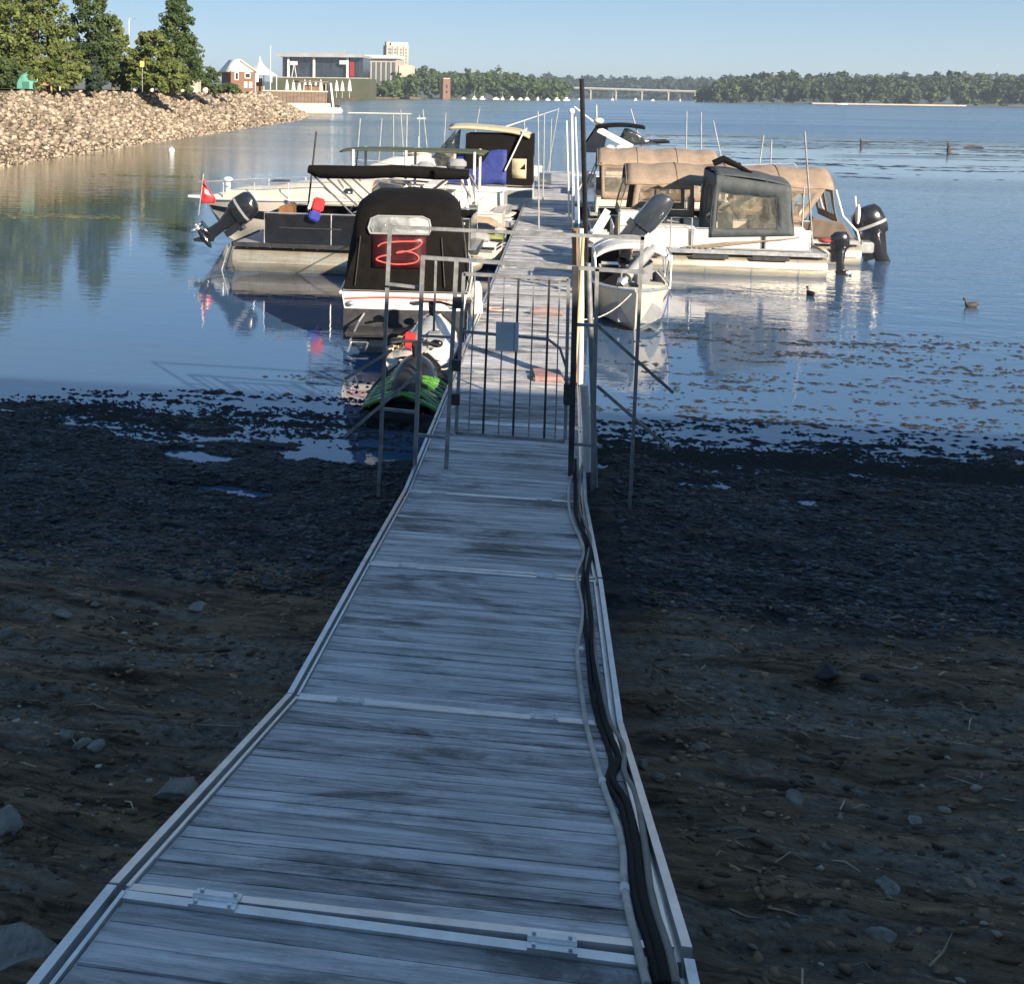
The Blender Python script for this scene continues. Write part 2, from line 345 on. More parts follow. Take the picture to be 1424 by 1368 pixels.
struct(sheet('shore_ground', -60, 60, -60, 60, 120, 120, bed_far, m_mud))
struct(sheet('deep_bed', -9000, 9000, -80, 9000, 4, 4, lambda X, Y: X * 0 - 3.0, m_mud))

def water_material():
    m = bpy.data.materials.new('lake_water'); m.use_nodes = True; nt = m.node_tree; b = nt.nodes['Principled BSDF']
    g = nd(nt, 'ShaderNodeNewGeometry'); sp = nd(nt, 'ShaderNodeSeparateXYZ'); nt.links.new(g.outputs['Position'], sp.inputs[0])
    def noise(sc, st, det=3, ro=0.5, dist=0.0):
        mp = nd(nt, 'ShaderNodeMapping'); mp.inputs['Scale'].default_value = st; nt.links.new(g.outputs['Position'], mp.inputs[0])
        n = nd(nt, 'ShaderNodeTexNoise'); n.inputs['Scale'].default_value = sc; n.inputs['Detail'].default_value = det; n.inputs['Roughness'].default_value = ro; n.inputs['Distortion'].default_value = dist
        nt.links.new(mp.outputs[0], n.inputs[0]); return n.outputs[0]
    def mrange(s, a, b_, c=0, d=1):
        r = nd(nt, 'ShaderNodeMapRange'); r.interpolation_type = 'SMOOTHSTEP'; r.inputs[1].default_value = a; r.inputs[2].default_value = b_; r.inputs[3].default_value = c; r.inputs[4].default_value = d
        nt.links.new(s, r.inputs[0]); return r.outputs[0]
    def math_(op, a, c):
        x = nd(nt, 'ShaderNodeMath', operation=op)
        for i, s in enumerate((a, c)):
            if isinstance(s, (int, float)): x.inputs[i].default_value = s
            else: nt.links.new(s, x.inputs[i])
        return x.outputs[0]
    X, Y = sp.outputs[0], sp.outputs[1]
    # wind: open water is rippled, the lee of the boats and the weed beds lie calm
    wind = mrange(Y, 30, 150, 0.035, 0.9)
    wr = mrange(math_('ADD', X, math_('MULTIPLY', Y, -0.02)), 1.5, 5.5, 0.0, 0.16)
    wind = math_('MAXIMUM', wind, math_('MULTIPLY', wr, mrange(Y, 15, 22, 0.1, 1.0)))
    weedbed = math_('MULTIPLY', math_('MULTIPLY', mrange(Y, 58, 72), mrange(Y, 120, 165, 1, 0)), mrange(X, -4, 10))
    streak = mrange(noise(0.05, (0.5, 1.6, 1), 5, .65, .8), .33, .50)
    calm = math_('MULTIPLY', weedbed, streak)
    cat = mrange(noise(0.035, (0.35, 1.2, 1), 4, .6, .5), .38, .62, 0.55, 1.0)
    wind = math_('MULTIPLY', math_('MULTIPLY', wind, cat), math_('SUBTRACT', 1.0, math_('MULTIPLY', calm, 0.93)))
    h = math_('ADD', math_('MULTIPLY', noise(1.1, (0.7, 1.5, 1), 4, .55), 0.7), math_('MULTIPLY', noise(4.2, (0.7, 1.6, 1), 3, .5), 0.22))
    bp = nd(nt, 'ShaderNodeBump'); bp.inputs['Distance'].default_value = 0.32
    nt.links.new(math_('MULTIPLY', wind, 1.0), bp.inputs['Strength']); nt.links.new(h, bp.inputs['Height'])
    nt.links.new(bp.outputs[0], b.inputs['Normal'])
    b.inputs['Base Color'].default_value = (0.020, 0.030, 0.030, 1); b.inputs['IOR'].default_value = 1.9
    ra = nd(nt, 'ShaderNodeMath', operation='MULTIPLY_ADD'); nt.links.new(wind, ra.inputs[0]); ra.inputs[1].default_value = 0.22; ra.inputs[2].default_value = 0.02
    nt.links.new(ra.outputs[0], b.inputs['Roughness'])
    cm = nd(nt, 'ShaderNodeMix', data_type='RGBA'); nt.links.new(mrange(math_('ADD', noise(0.16, (0.6, 1, 1), 4), math_('MULTIPLY', X, -0.02)), .55, 1.1), cm.inputs[0])
    cm.inputs[6].default_value = (0.050, 0.105, 0.20, 1); cm.inputs[7].default_value = (0.075, 0.085, 0.055, 1)
    nt.links.new(cm.outputs[2], b.inputs['Base Color'])
    return m
m_water = water_material()
struct(sheet('lake_water', -9000, 9000, -30, 9000, 20, 20, lambda X, Y: X * 0, m_water))

# floating weed lying on the shallows (nobody could count it)
def weed_patch(name, spots, mat):
    V = []; Fq = []; T = []
    for (cx, cy, sx, sy, n, sz) in spots:
        for _ in range(n):
            x = cx + RNG.normal() * sx; y = cy + RNG.normal() * sy
            L = sz * (0.4 + RNG.random() * 1.5); w = L * (0.05 + 0.09 * RNG.random()); a = RNG.normal() * 0.28; hgt = 0.008 + 0.02 * RNG.random()
            k = 7; c0 = len(V)
            px_ = [(L / 2 * math.cos(2 * math.pi * q / k) * (0.6 + .6 * RNG.random()), w / 2 * math.sin(2 * math.pi * q / k) * (0.4 + .9 * RNG.random())) for q in range(k)]
            for (u, v) in px_: V.append((x + u * math.cos(a) - v * math.sin(a), y + u * math.sin(a) + v * math.cos(a), -0.004))
            V.append((x, y, hgt))
            for q in range(k): Fq.append((c0 + q, c0 + (q + 1) % k, c0 + k)); T.append(RNG.random())
    o = np_mesh(name, V, Fq, mat, T); o['kind'] = 'stuff'; return o
m_weed = M('floating_weed', (0.014, 0.014, 0.012), 0.6, scale=9, var=0.4, tone=0.4)
wl = []
for _ in range(420):
    x = RNG.uniform(0.5, 10); y = 13.6 + RNG.normal() * (0.55 if RNG.random() < .5 else 1.7); y = y if y > 12.6 else 13.6
    n_ = int(8 + 52 * math.exp(-abs(y - 13.6) / 1.0)); k = RNG.random(); wl.append((x, y, 0.16 + .3 * k, 0.03 + .05 * k, n_, 0.05 + 0.14 * RNG.random()))
for _ in range(170):
    x = RNG.uniform(-7.8, -1.9); y = 13.9 + RNG.normal() * (0.45 if x < -4.2 else 0.9); y = y if y > 13 else 14
    wl.append((x, y, 0.2 + .25 * RNG.random(), 0.05, 22, 0.05 + 0.12 * RNG.random()))
for _ in range(130):
    k = RNG.random() ** .7; wl.append((RNG.uniform(1.2, 11), RNG.uniform(15.0, 22), 0.2 + .5 * k, 0.03 + .05 * k, 14, 0.05 + 0.15 * RNG.random()))
weed_patch('floating_weed', wl, m_weed)
fl = []
for _ in range(90):
    fl.append((RNG.uniform(8, 60), RNG.uniform(66, 135), 3.0, 0.35, 22, 1.1))
weed_patch('weed_bed', fl, m_weed)
wl2 = [tuple(G(x, y)[:2]) + (1.4, 0.3, 40, 0.5) for x, y in ((60, 302), (110, 300), (20, 298), (90, 215), (230, 245))]
weed_patch('drifting_weed', wl2, M('olive_weed', (0.10, 0.10, 0.055), 0.7, scale=5, var=0.3, tone=.3))

# stones, pebbles and twigs on the mud
m_stone = M('grey_stone', (0.22, 0.205, 0.18), 0.9, scale=5, var=0.35, bump=0.8, bscale=14, dirt=0.7)
m_pebble = M('pebbles', (0.26, 0.235, 0.19), 0.85, scale=5, var=0.3, tone=0.6)
m_dstone = M('dark_stone', (0.025, 0.025, 0.026), 0.8, scale=5, var=0.3, bump=0.6, bscale=14)
def ico(sub):
    bm = bmesh.new(); bmesh.ops.create_icosphere(bm, subdivisions=sub, radius=1); bm.verts.ensure_lookup_table()
    V = np.array([v.co[:] for v in bm.verts]); Fq = np.array([[v.index for v in f.verts] for f in bm.faces]); bm.free(); return V, Fq
def rock_shape(V, seed, flat=0.6):
    r = np.random.default_rng(seed); W = V.copy()
    for _ in range(9):
        n = r.normal(size=3); n /= np.linalg.norm(n); d = 0.42 + 0.32 * r.random(); k = W @ n - d
        W = W - np.clip(k, 0, None)[:, None] * n
    W = W * (1 + 0.06 * r.normal(size=(len(W), 1))) * np.array([1, 0.6 + .4 * r.random(), flat * (.7 + .5 * r.random())]); return W
I2, FI2 = ico(3); I1, FI1 = ico(1); I15, FI15 = ico(2)
def rock(px, py, w, label, seed, lift=0.25, flat=0.55, mat=None):
    lo, hi = 1.0, 14.0
    d = ray(px, py)
    for _ in range(40):
        Y = (lo + hi) / 2; p = CAM + d * (Y / d.y)
        if p.z > bed(p.x, p.y): lo = Y
        else: hi = Y
    p = CAM + d * (lo / d.y)
    o = np_mesh('rock', rock_shape(I2, seed, flat) * (w / 2), FI2, mat or m_stone, smooth=False)
    o.location = (p.x, p.y, bed(p.x, p.y) + w * flat * 0.5 * lift); o.rotation_euler = (0.1, 0.12, seed * 1.3 % 6.28)
    tag(o, label, 'rock')
rock(240, 1103, 0.30, 'flat grey rock lying in the mud beside the left rail of the ramp', 1, flat=0.4)
rock(92, 1025, 0.12, 'pale squarish rock at the left end of the small cluster on the left mud', 2, .5, .8)
rock(112, 1037, 0.13, 'pale low rock in the middle of the small cluster on the left mud', 3, .3, .5)
rock(131, 1040, 0.13, 'pale pointed rock at the right end of the small cluster on the left mud', 4, .4, .6)
rock(86, 858, 0.20, 'pale flat slab rock alone on the dark weed left of the ramp', 5, .5, .4)
rock(275, 844, 0.20, 'thin pale sliver of rock on the dark weed nearest the ramp', 6, .4, .25)
rock(134, 844, 0.10, 'small white stone just above the pale flat slab', 7, .5, .6)
rock(8, 886, 0.16, 'half seen pale rock at the left border of the photo', 8, .4, .5)
rock(8, 1140, 0.20, 'large rounded bluish rock at the left border of the photo', 9, -.2, .4)
rock(20, 1335, 0.5, 'broad flat concrete coloured slab in the bottom left corner', 10, -.3, .07)
rock(1240, 1236, 0.19, 'squared grey rock half sunk in the brown mud right of the ramp', 11, -.1, .5)
rock(1222, 1302, 0.16, 'low pale rock below the squared rock on the right mud', 12, -.1, .4)
rock(1272, 1142, 0.13, 'smooth pale rock further up the brown mud on the right', 13, -.1, .5)
rock(1108, 1112, 0.12, 'small pale rock on brown mud midway between ramp and squared rock', 14, .3, .5)
rock(972, 1040, 0.12, 'small tan rock near the hinge on the right of the ramp', 15, .3, .5)
rock(915, 1083, 0.09, 'bright yellowish stone beside the right rail of the ramp', 16, .5, .7)
rock(893, 1066, 0.08, 'tiny bright stone touching the right rail of the ramp', 17, .5, .7)
rock(1148, 938, 0.24, 'black angular rock at the edge of the dark weed on the right', 18, .2, .45, m_dstone)
rock(1206, 942, 0.15, 'small black rock right of the black angular rock', 19, .2, .4, m_dstone)
V = []; Fq = []; T = []
for _ in range(900):
    x = RNG.uniform(-5, 6); y = RNG.uniform(2, 9.2 if x > 0 else 8.0)
    if -1.8 < x < 0.7: continue
    s = 0.008 + 0.022 * RNG.random() ** 3 + (0.015 if RNG.random() < .06 else 0)
    q = I1 * s * np.array([1, .7, .5]) * (1 + .25 * RNG.normal(size=(len(I1), 1))); q = q + np.array([x, y, bed(x, y) + s * .2])
    Fq.append(FI1 + len(V) * len(I1)); V.append(q); T.append(np.full(len(FI1), RNG.random()))
def lumps(name, n, xf, yf, s0, mat, flat, excl=True):
    V = []; Fq = []; T = []; nv = 0; x = xf(n); y = yf(n); keep = ~((x > -1.75) & (x < 0.62)) if excl else np.ones(n, bool); x = x[keep]; y = y[keep]; z = bed_np(x, y); keep = z > 0.012; x, y, z = x[keep], y[keep], z[keep]; n = len(x)
    s = s0 * (0.35 + 1.3 * RNG.random(n) ** 2.5); a = RNG.random(n) * 6.28; st = 1 + 1.4 * RNG.random(n)
    B = I1[None] * (1 + .28 * RNG.normal(size=(n, len(I1), 1))); B = B * s[:, None, None] * np.stack([st, np.ones(n), np.full(n, flat)], 1)[:, None, :]
    c, q = np.cos(a)[:, None], np.sin(a)[:, None]; X = B[..., 0] * c - B[..., 1] * q; Y = B[..., 0] * q + B[..., 1] * c
    W = np.stack([X + x[:, None], Y * .75 + y[:, None], B[..., 2] + z[:, None]], 2).reshape(-1, 3)
    Fq = (FI1[None] + (np.arange(n) * len(I1))[:, None, None]).reshape(-1, 3); T = np.repeat(RNG.random(n), len(FI1))
    o = np_mesh(name, W, Fq, mat, T); o['kind'] = 'stuff'; return o
lumps('weed_mat', 42000, lambda n: RNG.uniform(-8.2, 8.2, n), lambda n: RNG.uniform(8.6, 14.2, n), .024, M('matted_weed', (0.030, 0.036, 0.042), .7, scale=2, var=.6, tone=.95, world_co=True), .5)
lumps('mud_clods', 17000, lambda n: RNG.uniform(-5.5, 5.5, n), lambda n: RNG.uniform(2.4, 9.2, n), .017, M('mud_clod', (0.13, 0.085, 0.05), .9, scale=1.4, var=.65, tone=.7, world_co=True), .45)
o = np_mesh('pebbles', np.concatenate(V), np.concatenate(Fq), m_pebble, np.concatenate(T)); o['kind'] = 'stuff'
mb = MB()
for _ in range(600):
    x = RNG.uniform(-6, 6.5); y = RNG.uniform(2.5, 9.0)
    if -1.8 < x < 0.75 or (x < 0 and RNG.random() < .6): continue
    a = RNG.normal() * 0.6; L = 0.05 + 0.22 * RNG.random() ** 2; z = bed(x, y) + .008
    mb.tone = RNG.random(); e = (x + L * math.cos(a), y + L * math.sin(a)); 
    mb.tube([(x, y, z), ((x + e[0]) / 2, (y + e[1]) / 2 + .02 * RNG.normal(), z + .012), (e[0], e[1], bed(*e) + .008)], [.004, .005, .002], 5)
tag(mb.build('dead_twigs', M('dry_twigs', (0.28, 0.22, 0.15), 0.8, scale=6, var=.4, tone=.7)), kind='stuff')

# ------------------------------------------------------------------ left bank: riprap, lawn, trees
TOE = [(-15, -22), (10, -24.5), (35, -27.5), (55, -30.8), (94.5, -35.1), (169, -42.3), (205, -49), (232, -58), (262, -74), (330, -110)]   # (Y, X) of the water's edge
def toe_x(y): return poly_at(TOE, y)
BANK_W, BANK_H = 9.5, 4.35
def bank_z(t): return -0.35 + (0.75 * t / 0.22 if t < 0.22 else 0.75 + (BANK_H - 0.4) * (t - 0.22) / 0.78)
m_rip = M('riprap_earth', (0.07, 0.05, 0.035), 0.9, scale=1.5, var=0.3, bump=0.6, bscale=4)
m_riprock = M('riprap_stone', (0.27, 0.22, 0.165), 0.9, scale=1.6, var=0.3, tone=0.55)
ys = np.concatenate([np.linspace(-15, 120, 60), np.linspace(124, 262, 46)])
V = []; Fq = []; ts = (0, .22, .5, .8, 1.0)
for y in ys:
    for t in ts: V.append((toe_x(y) - BANK_W * t, y, bank_z(t)))
n = len(ts)
for i in range(len(ys) - 1):
    for k in range(n - 1): Fq.append((i * n + k, (i + 1) * n + k, (i + 1) * n + k + 1, i * n + k + 1))
struct(np_mesh('riprap_slope', V, Fq, m_rip))
V = []; Fq = []; T = []; nv = 0
shapes = [rock_shape(I1, 100 + k, 0.75) for k in range(14)]; shapes2 = [rock_shape(I15, 200 + k, 0.75) for k in range(14)]
for y0, y1, cnt, s0, fine in ((22, 75, 12000, .17, 0), (75, 125, 9000, .21, 0), (125, 255, 7500, .30, 0)):
    for _ in range(cnt):
        y = RNG.uniform(y0, y1); t = RNG.uniform(-0.02, .95); s = s0 * (0.4 + 1.7 * RNG.random() ** 3) * (0.62 if t < .2 else 1)
        k = RNG.integers(14); B, FF = (shapes2[k], FI15) if fine else (shapes[k], FI1)
        a, b_ = RNG.random() * 6.28, RNG.normal() * 0.5
        Rz = np.array([[math.cos(a), -math.sin(a), 0], [math.sin(a), math.cos(a), 0], [0, 0, 1]]); Rx = np.array([[1, 0, 0], [0, math.cos(b_), -math.sin(b_)], [0, math.sin(b_), math.cos(b_)]])
        V.append((B * s) @ Rx.T @ Rz.T + np.array([toe_x(y) - BANK_W * t, y, bank_z(t) + s * .42])); Fq.append(FF + nv); nv += len(B); T.append(np.full(len(FF), RNG.random() ** 1.2 * (1 if t > .2 else .8) + (0.0 if t > .2 else .25)))
o = np_mesh('riprap_stones', np.concatenate(V), np.concatenate(Fq), m_riprock, np.concatenate(T)); o['kind'] = 'stuff'
m_lawn = M('lawn', (0.13, 0.12, 0.055), 0.9, scale=0.6, var=0.3, bump=0.5, bscale=8)
V = []; Fq = []
for y in ys: V += [(toe_x(y) - BANK_W + .3, y, BANK_H + .10), (toe_x(y) - BANK_W - 60, y, BANK_H + 0.5), (-900, y * 1.0, BANK_H + 1.0)]
V += [(-140, 330, BANK_H), (-180, 330, BANK_H + .5), (-900, 330, BANK_H + 1.0)]
for i in range(len(ys)):
    for k in range(2): Fq.append((3 * i + k, 3 * i + k + 1, 3 * i + 4 + k, 3 * i + 3 + k))
struct(np_mesh('bank_lawn', V, Fq, m_lawn))

m_leaf_a = leaf_mat('leaves_olive', (0.052, 0.078, 0.024), (0.22, 0.255, 0.092))
m_leaf_b = leaf_mat('leaves_dark', (0.034, 0.058, 0.026), (0.13, 0.175, 0.075))
m_leaf_c = leaf_mat('leaves_light', (0.065, 0.095, 0.03), (0.20, 0.23, 0.085))
m_leaf_s = leaf_mat('leaves_spruce', (0.03, 0.05, 0.035), (0.09, 0.12, 0.085))
m_bark = M('bark', (0.16, 0.12, 0.085), 0.9, scale=5, var=0.35, stretch=(2, 2, .4), bump=0.5)
def leaf_cloud(centres, radii, per, size, rng, up=0.35):
    C_ = np.repeat(centres, per, 0); R_ = np.repeat(radii, per); n = len(C_)
    d = rng.normal(size=(n, 3)); d /= np.linalg.norm(d, axis=1)[:, None]; rr = rng.random(n) ** 0.45
    p = C_ + d * (R_ * rr)[:, None] * np.array([1, 1, .85])
    nrm = d * 0.8 + rng.normal(size=(n, 3)) * 0.7 + np.array([0, 0, up]); nrm /= np.linalg.norm(nrm, axis=1)[:, None]
    t = np.cross(nrm, rng.normal(size=(n, 3))); t /= np.linalg.norm(t, axis=1)[:, None]; b = np.cross(nrm, t)
    s = size * (0.55 + 0.8 * rng.random(n))[:, None]; t = t * s; b = b * s * 0.62
    V = np.stack([p - t, p - b * .9 + t * .1, p + t, p + b], 1).reshape(-1, 3)
    ct = np.repeat(rng.random(len(centres)), per); tone = np.clip(0.55 * ct + 0.45 * rng.random(n), 0, 1)
    return V, np.arange(4 * n).reshape(-1, 4), tone
def crown_clumps(H, z0, Rad, n, rng, shape):
    out = []; rad_ = []
    lob = rng.random(6) * 6.28
    while len(out) < n:
        h = rng.random(); a = rng.random() * 6.28
        prof = {'cone': (1 - h) ** 0.58 * min(1, .5 + h * 4), 'round': math.sqrt(max(0, 1 - (2 * h - 0.85) ** 2 / 1.35)), 'shrub': math.sqrt(max(0, 1 - (1.3 * h - .3) ** 2))}[shape]
        prof *= 0.80 + 0.26 * math.sin(3 * a + lob[0] + 6 * h) * math.sin(5 * h * 3 + lob[1]) + .12 * rng.normal()
        r = Rad * prof * (0.35 + 0.65 * rng.random() ** 0.5)
        out.append((r * math.cos(a), r * math.sin(a), z0 + (H - z0) * h)); rad_.append(Rad * 0.21 * (0.6 + .7 * rng.random()) * (1.15 - .6 * h))
    return np.array(out), np.array(rad_)
def tree(name, label, base, H, Rad, shape, mat, seed, n=110, per=85, size=.2, trunk=.22, z0=None, group=None, cat='tree', bark=None):
    rng = np.random.default_rng(seed); z0 = H * .12 if z0 is None else z0
    t = thing(name, label, cat, base, rng.random() * 6, group)
    mb = MB(); top = (rng.normal() * .3, rng.normal() * .3, H * .8)
    mb.tube([(0, 0, -.3), (0.03, 0.02, H * .2), (top[0] * .5, top[1] * .5, H * .5), top], [trunk * 1.25, trunk, trunk * .6, trunk * .15], 9)
    Cc, Rr = crown_clumps(H, z0, Rad, n, rng, shape)
    for k in range(0, n, max(1, n // 16)):
        c = Cc[k]; zz = max(.15 * H, c[2] - 0.35 * math.hypot(c[0], c[1]) - .3)
        mb.tube([(0, 0, zz), (c[0] * .5, c[1] * .5, (zz + c[2]) / 2 - .1), tuple(c)], [trunk * .4, trunk * .25, .02], 5)
    mb.build('trunk', bark or m_bark, t)
    V, Fq, T = leaf_cloud(Cc, Rr, per, size, rng); np_mesh('crown', V, Fq, mat, T, t); return t
def bank_spot(px, Y): p = P(px, 120, Y); return (p.x, p.y, BANK_H)
tree('broadleaf_tree', 'tall bushy olive green tree cut by the left and top borders', bank_spot(-12, 88), 11.5, 4.0, 'round', m_leaf_a, 1, n=150)
tree('broadleaf_tree', 'tall olive green tree second from the left border, reaching above the frame', bank_spot(52, 98), 11.5, 3.9, 'round', m_leaf_a, 2, n=150)
tree('dark_tree', 'tall dark tree between the olive trees and the gap of sky', bank_spot(128, 104), 12.5, 3.7, 'cone', m_leaf_b, 3, n=150)
tree('broadleaf_tree', 'olive tree with a slanting right edge beside the gap of sky', bank_spot(158, 110), 7.8, 2.7, 'cone', m_leaf_a, 4, n=110)
tree('conifer_tree', 'dark pointed tree standing right of the gap of sky, nearest the cottage', bank_spot(248, 118), 11.0, 4.1, 'cone', m_leaf_b, 5, n=170)
tree('broadleaf_tree', 'lower olive tree leaning on the left flank of the pointed tree', bank_spot(212, 108), 6.2, 2.9, 'round', m_leaf_a, 6, n=100, z0=.6)
tree('spruce', 'small blue green spruce under the dark tall tree', bank_spot(132, 92), 2.9, 1.15, 'cone', m_leaf_s, 7, n=60, size=.16, trunk=.08, z0=.1)
tree('young_tree', 'young light green tree on a bare stem above the riprap at the left', bank_spot(88, 86), 4.0, 2.1, 'round', m_leaf_c, 8, n=70, size=.2, trunk=.09)
tree('shrub', 'rounded yellow green shrub under the second olive tree', bank_spot(60, 84), 2.7, 1.7, 'shrub', m_leaf_c, 9, n=60, size=.18, trunk=.07, z0=.1, cat='shrub')
tree('shrub', 'broad green shrub at the foot of the pointed tree', bank_spot(240, 106), 3.0, 2.3, 'shrub', m_leaf_a, 10, n=70, size=.2, trunk=.08, z0=.1, cat='shrub')
tree('shrub', 'dark shrub beside the cottage at the right end of the bank', bank_spot(292, 128), 3.0, 1.5, 'shrub', m_leaf_b, 12, n=60, size=.2, trunk=.08, z0=.1, cat='shrub')
tree('shrub', 'green shrub filling the foot of the gap of sky', bank_spot(185, 112), 3.6, 2.0, 'shrub', m_leaf_a, 13, n=70, size=.2, trunk=.08, z0=.1, cat='shrub')
tree('shrub', 'low shrub at the left border under the cut off tree', bank_spot(8, 86), 2.6, 2.0, 'shrub', m_leaf_b, 14, n=70, size=.2, trunk=.08, z0=.1, cat='shrub')
tree('hedge_bush', 'flat dark bush on the bank end in front of the cottage', bank_spot(318, 140), 1.1, 1.6, 'shrub', m_leaf_b, 15, n=50, size=.18, trunk=.05, z0=.05, cat='shrub')

def lamp_post(px, ytop, Y, label, r=.06):
    b = bank_spot(px, Y); top = P(px, ytop, Y).z - BANK_H
    t = thing('lamp_post', label, 'lamp post', b)
    MB().tube([(0, 0, 0), (0, 0, .4), (0, 0, top)], [r * 1.6, r, r * .7], 10).build('pole', m_pvc, t)
    mb = MB(); mb.tube([(0, 0, top), (.05, 0, top + .25), (.4, 0, top + .35)], r * .6, 8); mb.build('arm', m_pvc, t)
    MB().box((.55, 0, top + .33), (.4, .16, .1)).build('lamp_head', m_grey, t, bevel=.02)
lamp_post(180, 30, 112, 'thin pale lamp post rising in the gap of sky between the trees')
lamp_post(376, 66, 235, 'dark thin post standing between the white tent and the hall', .09)
def boulder(px, Y, w, seed, label):
    o = np_mesh('boulder', rock_shape(I15, seed, .9) * (w / 2), FI15, m_whiteb); w *= .62; o.data.transform(Matrix.Scale(.62, 4)); b = bank_spot(px, Y); o.location = (b[0], b[1], b[2] + w * .28); tag(o, label, 'boulder')
m_whiteb = M('pale_boulder', (0.60, 0.56, 0.47), 0.85, scale=2, var=.15, bump=.4)
boulder(187, 100, .8, 31, 'small pale boulder left of the pair of trees, on the bank edge')
boulder(211, 100, 1.0, 32, 'pale boulder at the foot of the lower olive tree on the bank')
boulder(254, 102, .75, 33, 'small pale boulder under the pointed tree on the bank')
boulder(286, 104, 1.15, 34, 'largest pale boulder at the right end of the bank edge')
# shelter tent, seats and signs under the trees
b = bank_spot(38, 83)
t = thing('pop_up_shelter', 'small teal cloth shelter under the trees at the left', 'tent', b)
mb = MB(); mb.loft([[Vector((math.cos(a) * r, math.sin(a) * r * .8, z)) for a in [k * math.pi / 4 for k in range(8)]] for r, z in ((.95, 0), (.85, .7), (.5, 1.25), (.08, 1.45))]); mb.build('cloth', M('teal_cloth', (.10, .30, .24), .8, scale=3, var=.2, bump=.5, bscale=3), t)
mb = MB(); mb.box((.3, -.78, .35), (.5, .06, .7)); mb.build('flap', M('teal_dark', (.05, .16, .13), .8), t)
def bench(px, Y, label, mat):
    t = thing('garden_bench', label, 'bench', bank_spot(px, Y), .3)
    MB().box((0, 0, .45), (1.3, .45, .06)).build('seat', mat, t, bevel=.01); MB().box((0, .25, .78), (1.3, .06, .5)).build('backrest', mat, t, bevel=.01)
    for s in (-.55, .55): MB().box((s, 0, .21), (.07, .4, .42)).build('leg', mat, t, bevel=.01)
bench(62, 83, 'pale orange garden bench under the young light green tree', M('pale_orange_wood', (.55, .33, .18), .7))
bench(74, 84, 'white garden bench right of the pale orange bench', m_cream)
t = thing('notice_sign', 'small yellow sign on a post between the trees at the gap of sky', 'sign', bank_spot(198, 104))
MB().tube([(0, 0, 0), (0, 0, 3.0)], .04, 8).build('post', m_galv, t); MB().box((0, -.06, 2.75), (.45, .03, .6)).build('plate', M('yellow_plate', (.62, .52, .15), .5), t, bevel=.01)
t = thing('site_cabin', 'small white site cabin half hidden under the pointed tree', 'cabin', bank_spot(262, 125), .1)
MB().box((0, 0, .75), (2.6, 2, 1.5)).build('wall', m_cream, t, bevel=.03); MB().box((0, 0, 1.56), (2.8, 2.2, .12)).build('roof', m_white, t, bevel=.03); MB().box((.4, -1.02, .6), (.7, .05, 1.1)).build('door', m_grey, t)
# ------------------------------------------------------------------ buildings on the left shore
m_brownwall = M('brown_seawall', (0.15, 0.11, 0.085), 0.85, scale=.6, var=.25, stretch=(.4, .4, 3), dirt=.3)
m_conc = M('pale_concrete', (0.50, 0.45, 0.36), 0.85, scale=.5, var=.12)
m_conc_g = M('tower_concrete', (0.36, 0.335, 0.29), 0.85, scale=.15, var=.1)
m_brick = M('red_brick', (0.18, 0.10, 0.07), 0.85, scale=2, var=.25)
m_roofw = M('white_metal_roof', (0.68, 0.66, 0.62), 0.4, scale=.3, var=.06)
m_dglass = M('dark_glazing', (0.022, 0.03, 0.045), 0.15, scale=.2, var=.5, spec=.8)
m_steel_w = M('white_steel', (0.62, 0.61, 0.58), 0.5, scale=1, var=.08)
def wall_frame(pL, pR):
    d = Vector((pR.x - pL.x, pR.y - pL.y, 0)); return math.atan2(d.y, d.x), d.length
# sea wall
A = P(322, 128, 222); B = P(455, 128, 240); rz, L = wall_frame(A, B)
t = thing('sea_wall', 'long dark brown sea wall with a pale top edge and pale footing', 'wall', (A.x, A.y, 0), rz)
ztop = P(390, 127.5, 231).z; zb = P(390, 143, 231).z
MB().box((L / 2, .6, (ztop + zb) / 2), (L, 1.2, ztop - zb)).build('wall_face', m_brownwall, t)
MB().box((L / 2, .6, ztop + .12), (L + .3, 1.5, .24)).build('coping', m_conc, t, bevel=.03)
MB().box((L / 2, .2, zb / 2 - .3), (L + .6, 2.4, zb + .5)).build('footing', m_conc, t, bevel=.08)
mb = MB()
for k in range(26): mb.box((L * (k + .5) / 26, -.05, (ztop + zb) / 2), (.09, .12, ztop - zb - .1))
mb.build('sheet_pile', m_brownwall, t)
mb = MB(); mb.box((L / 2 - 30, 18.5, ztop / 2 + .1), (L + 60, 33, ztop - .3)); o = mb.build('quay_ground', m_lawn); o.location = (A.x, A.y, 0); o.rotation_euler = (0, 0, rz); struct(o)
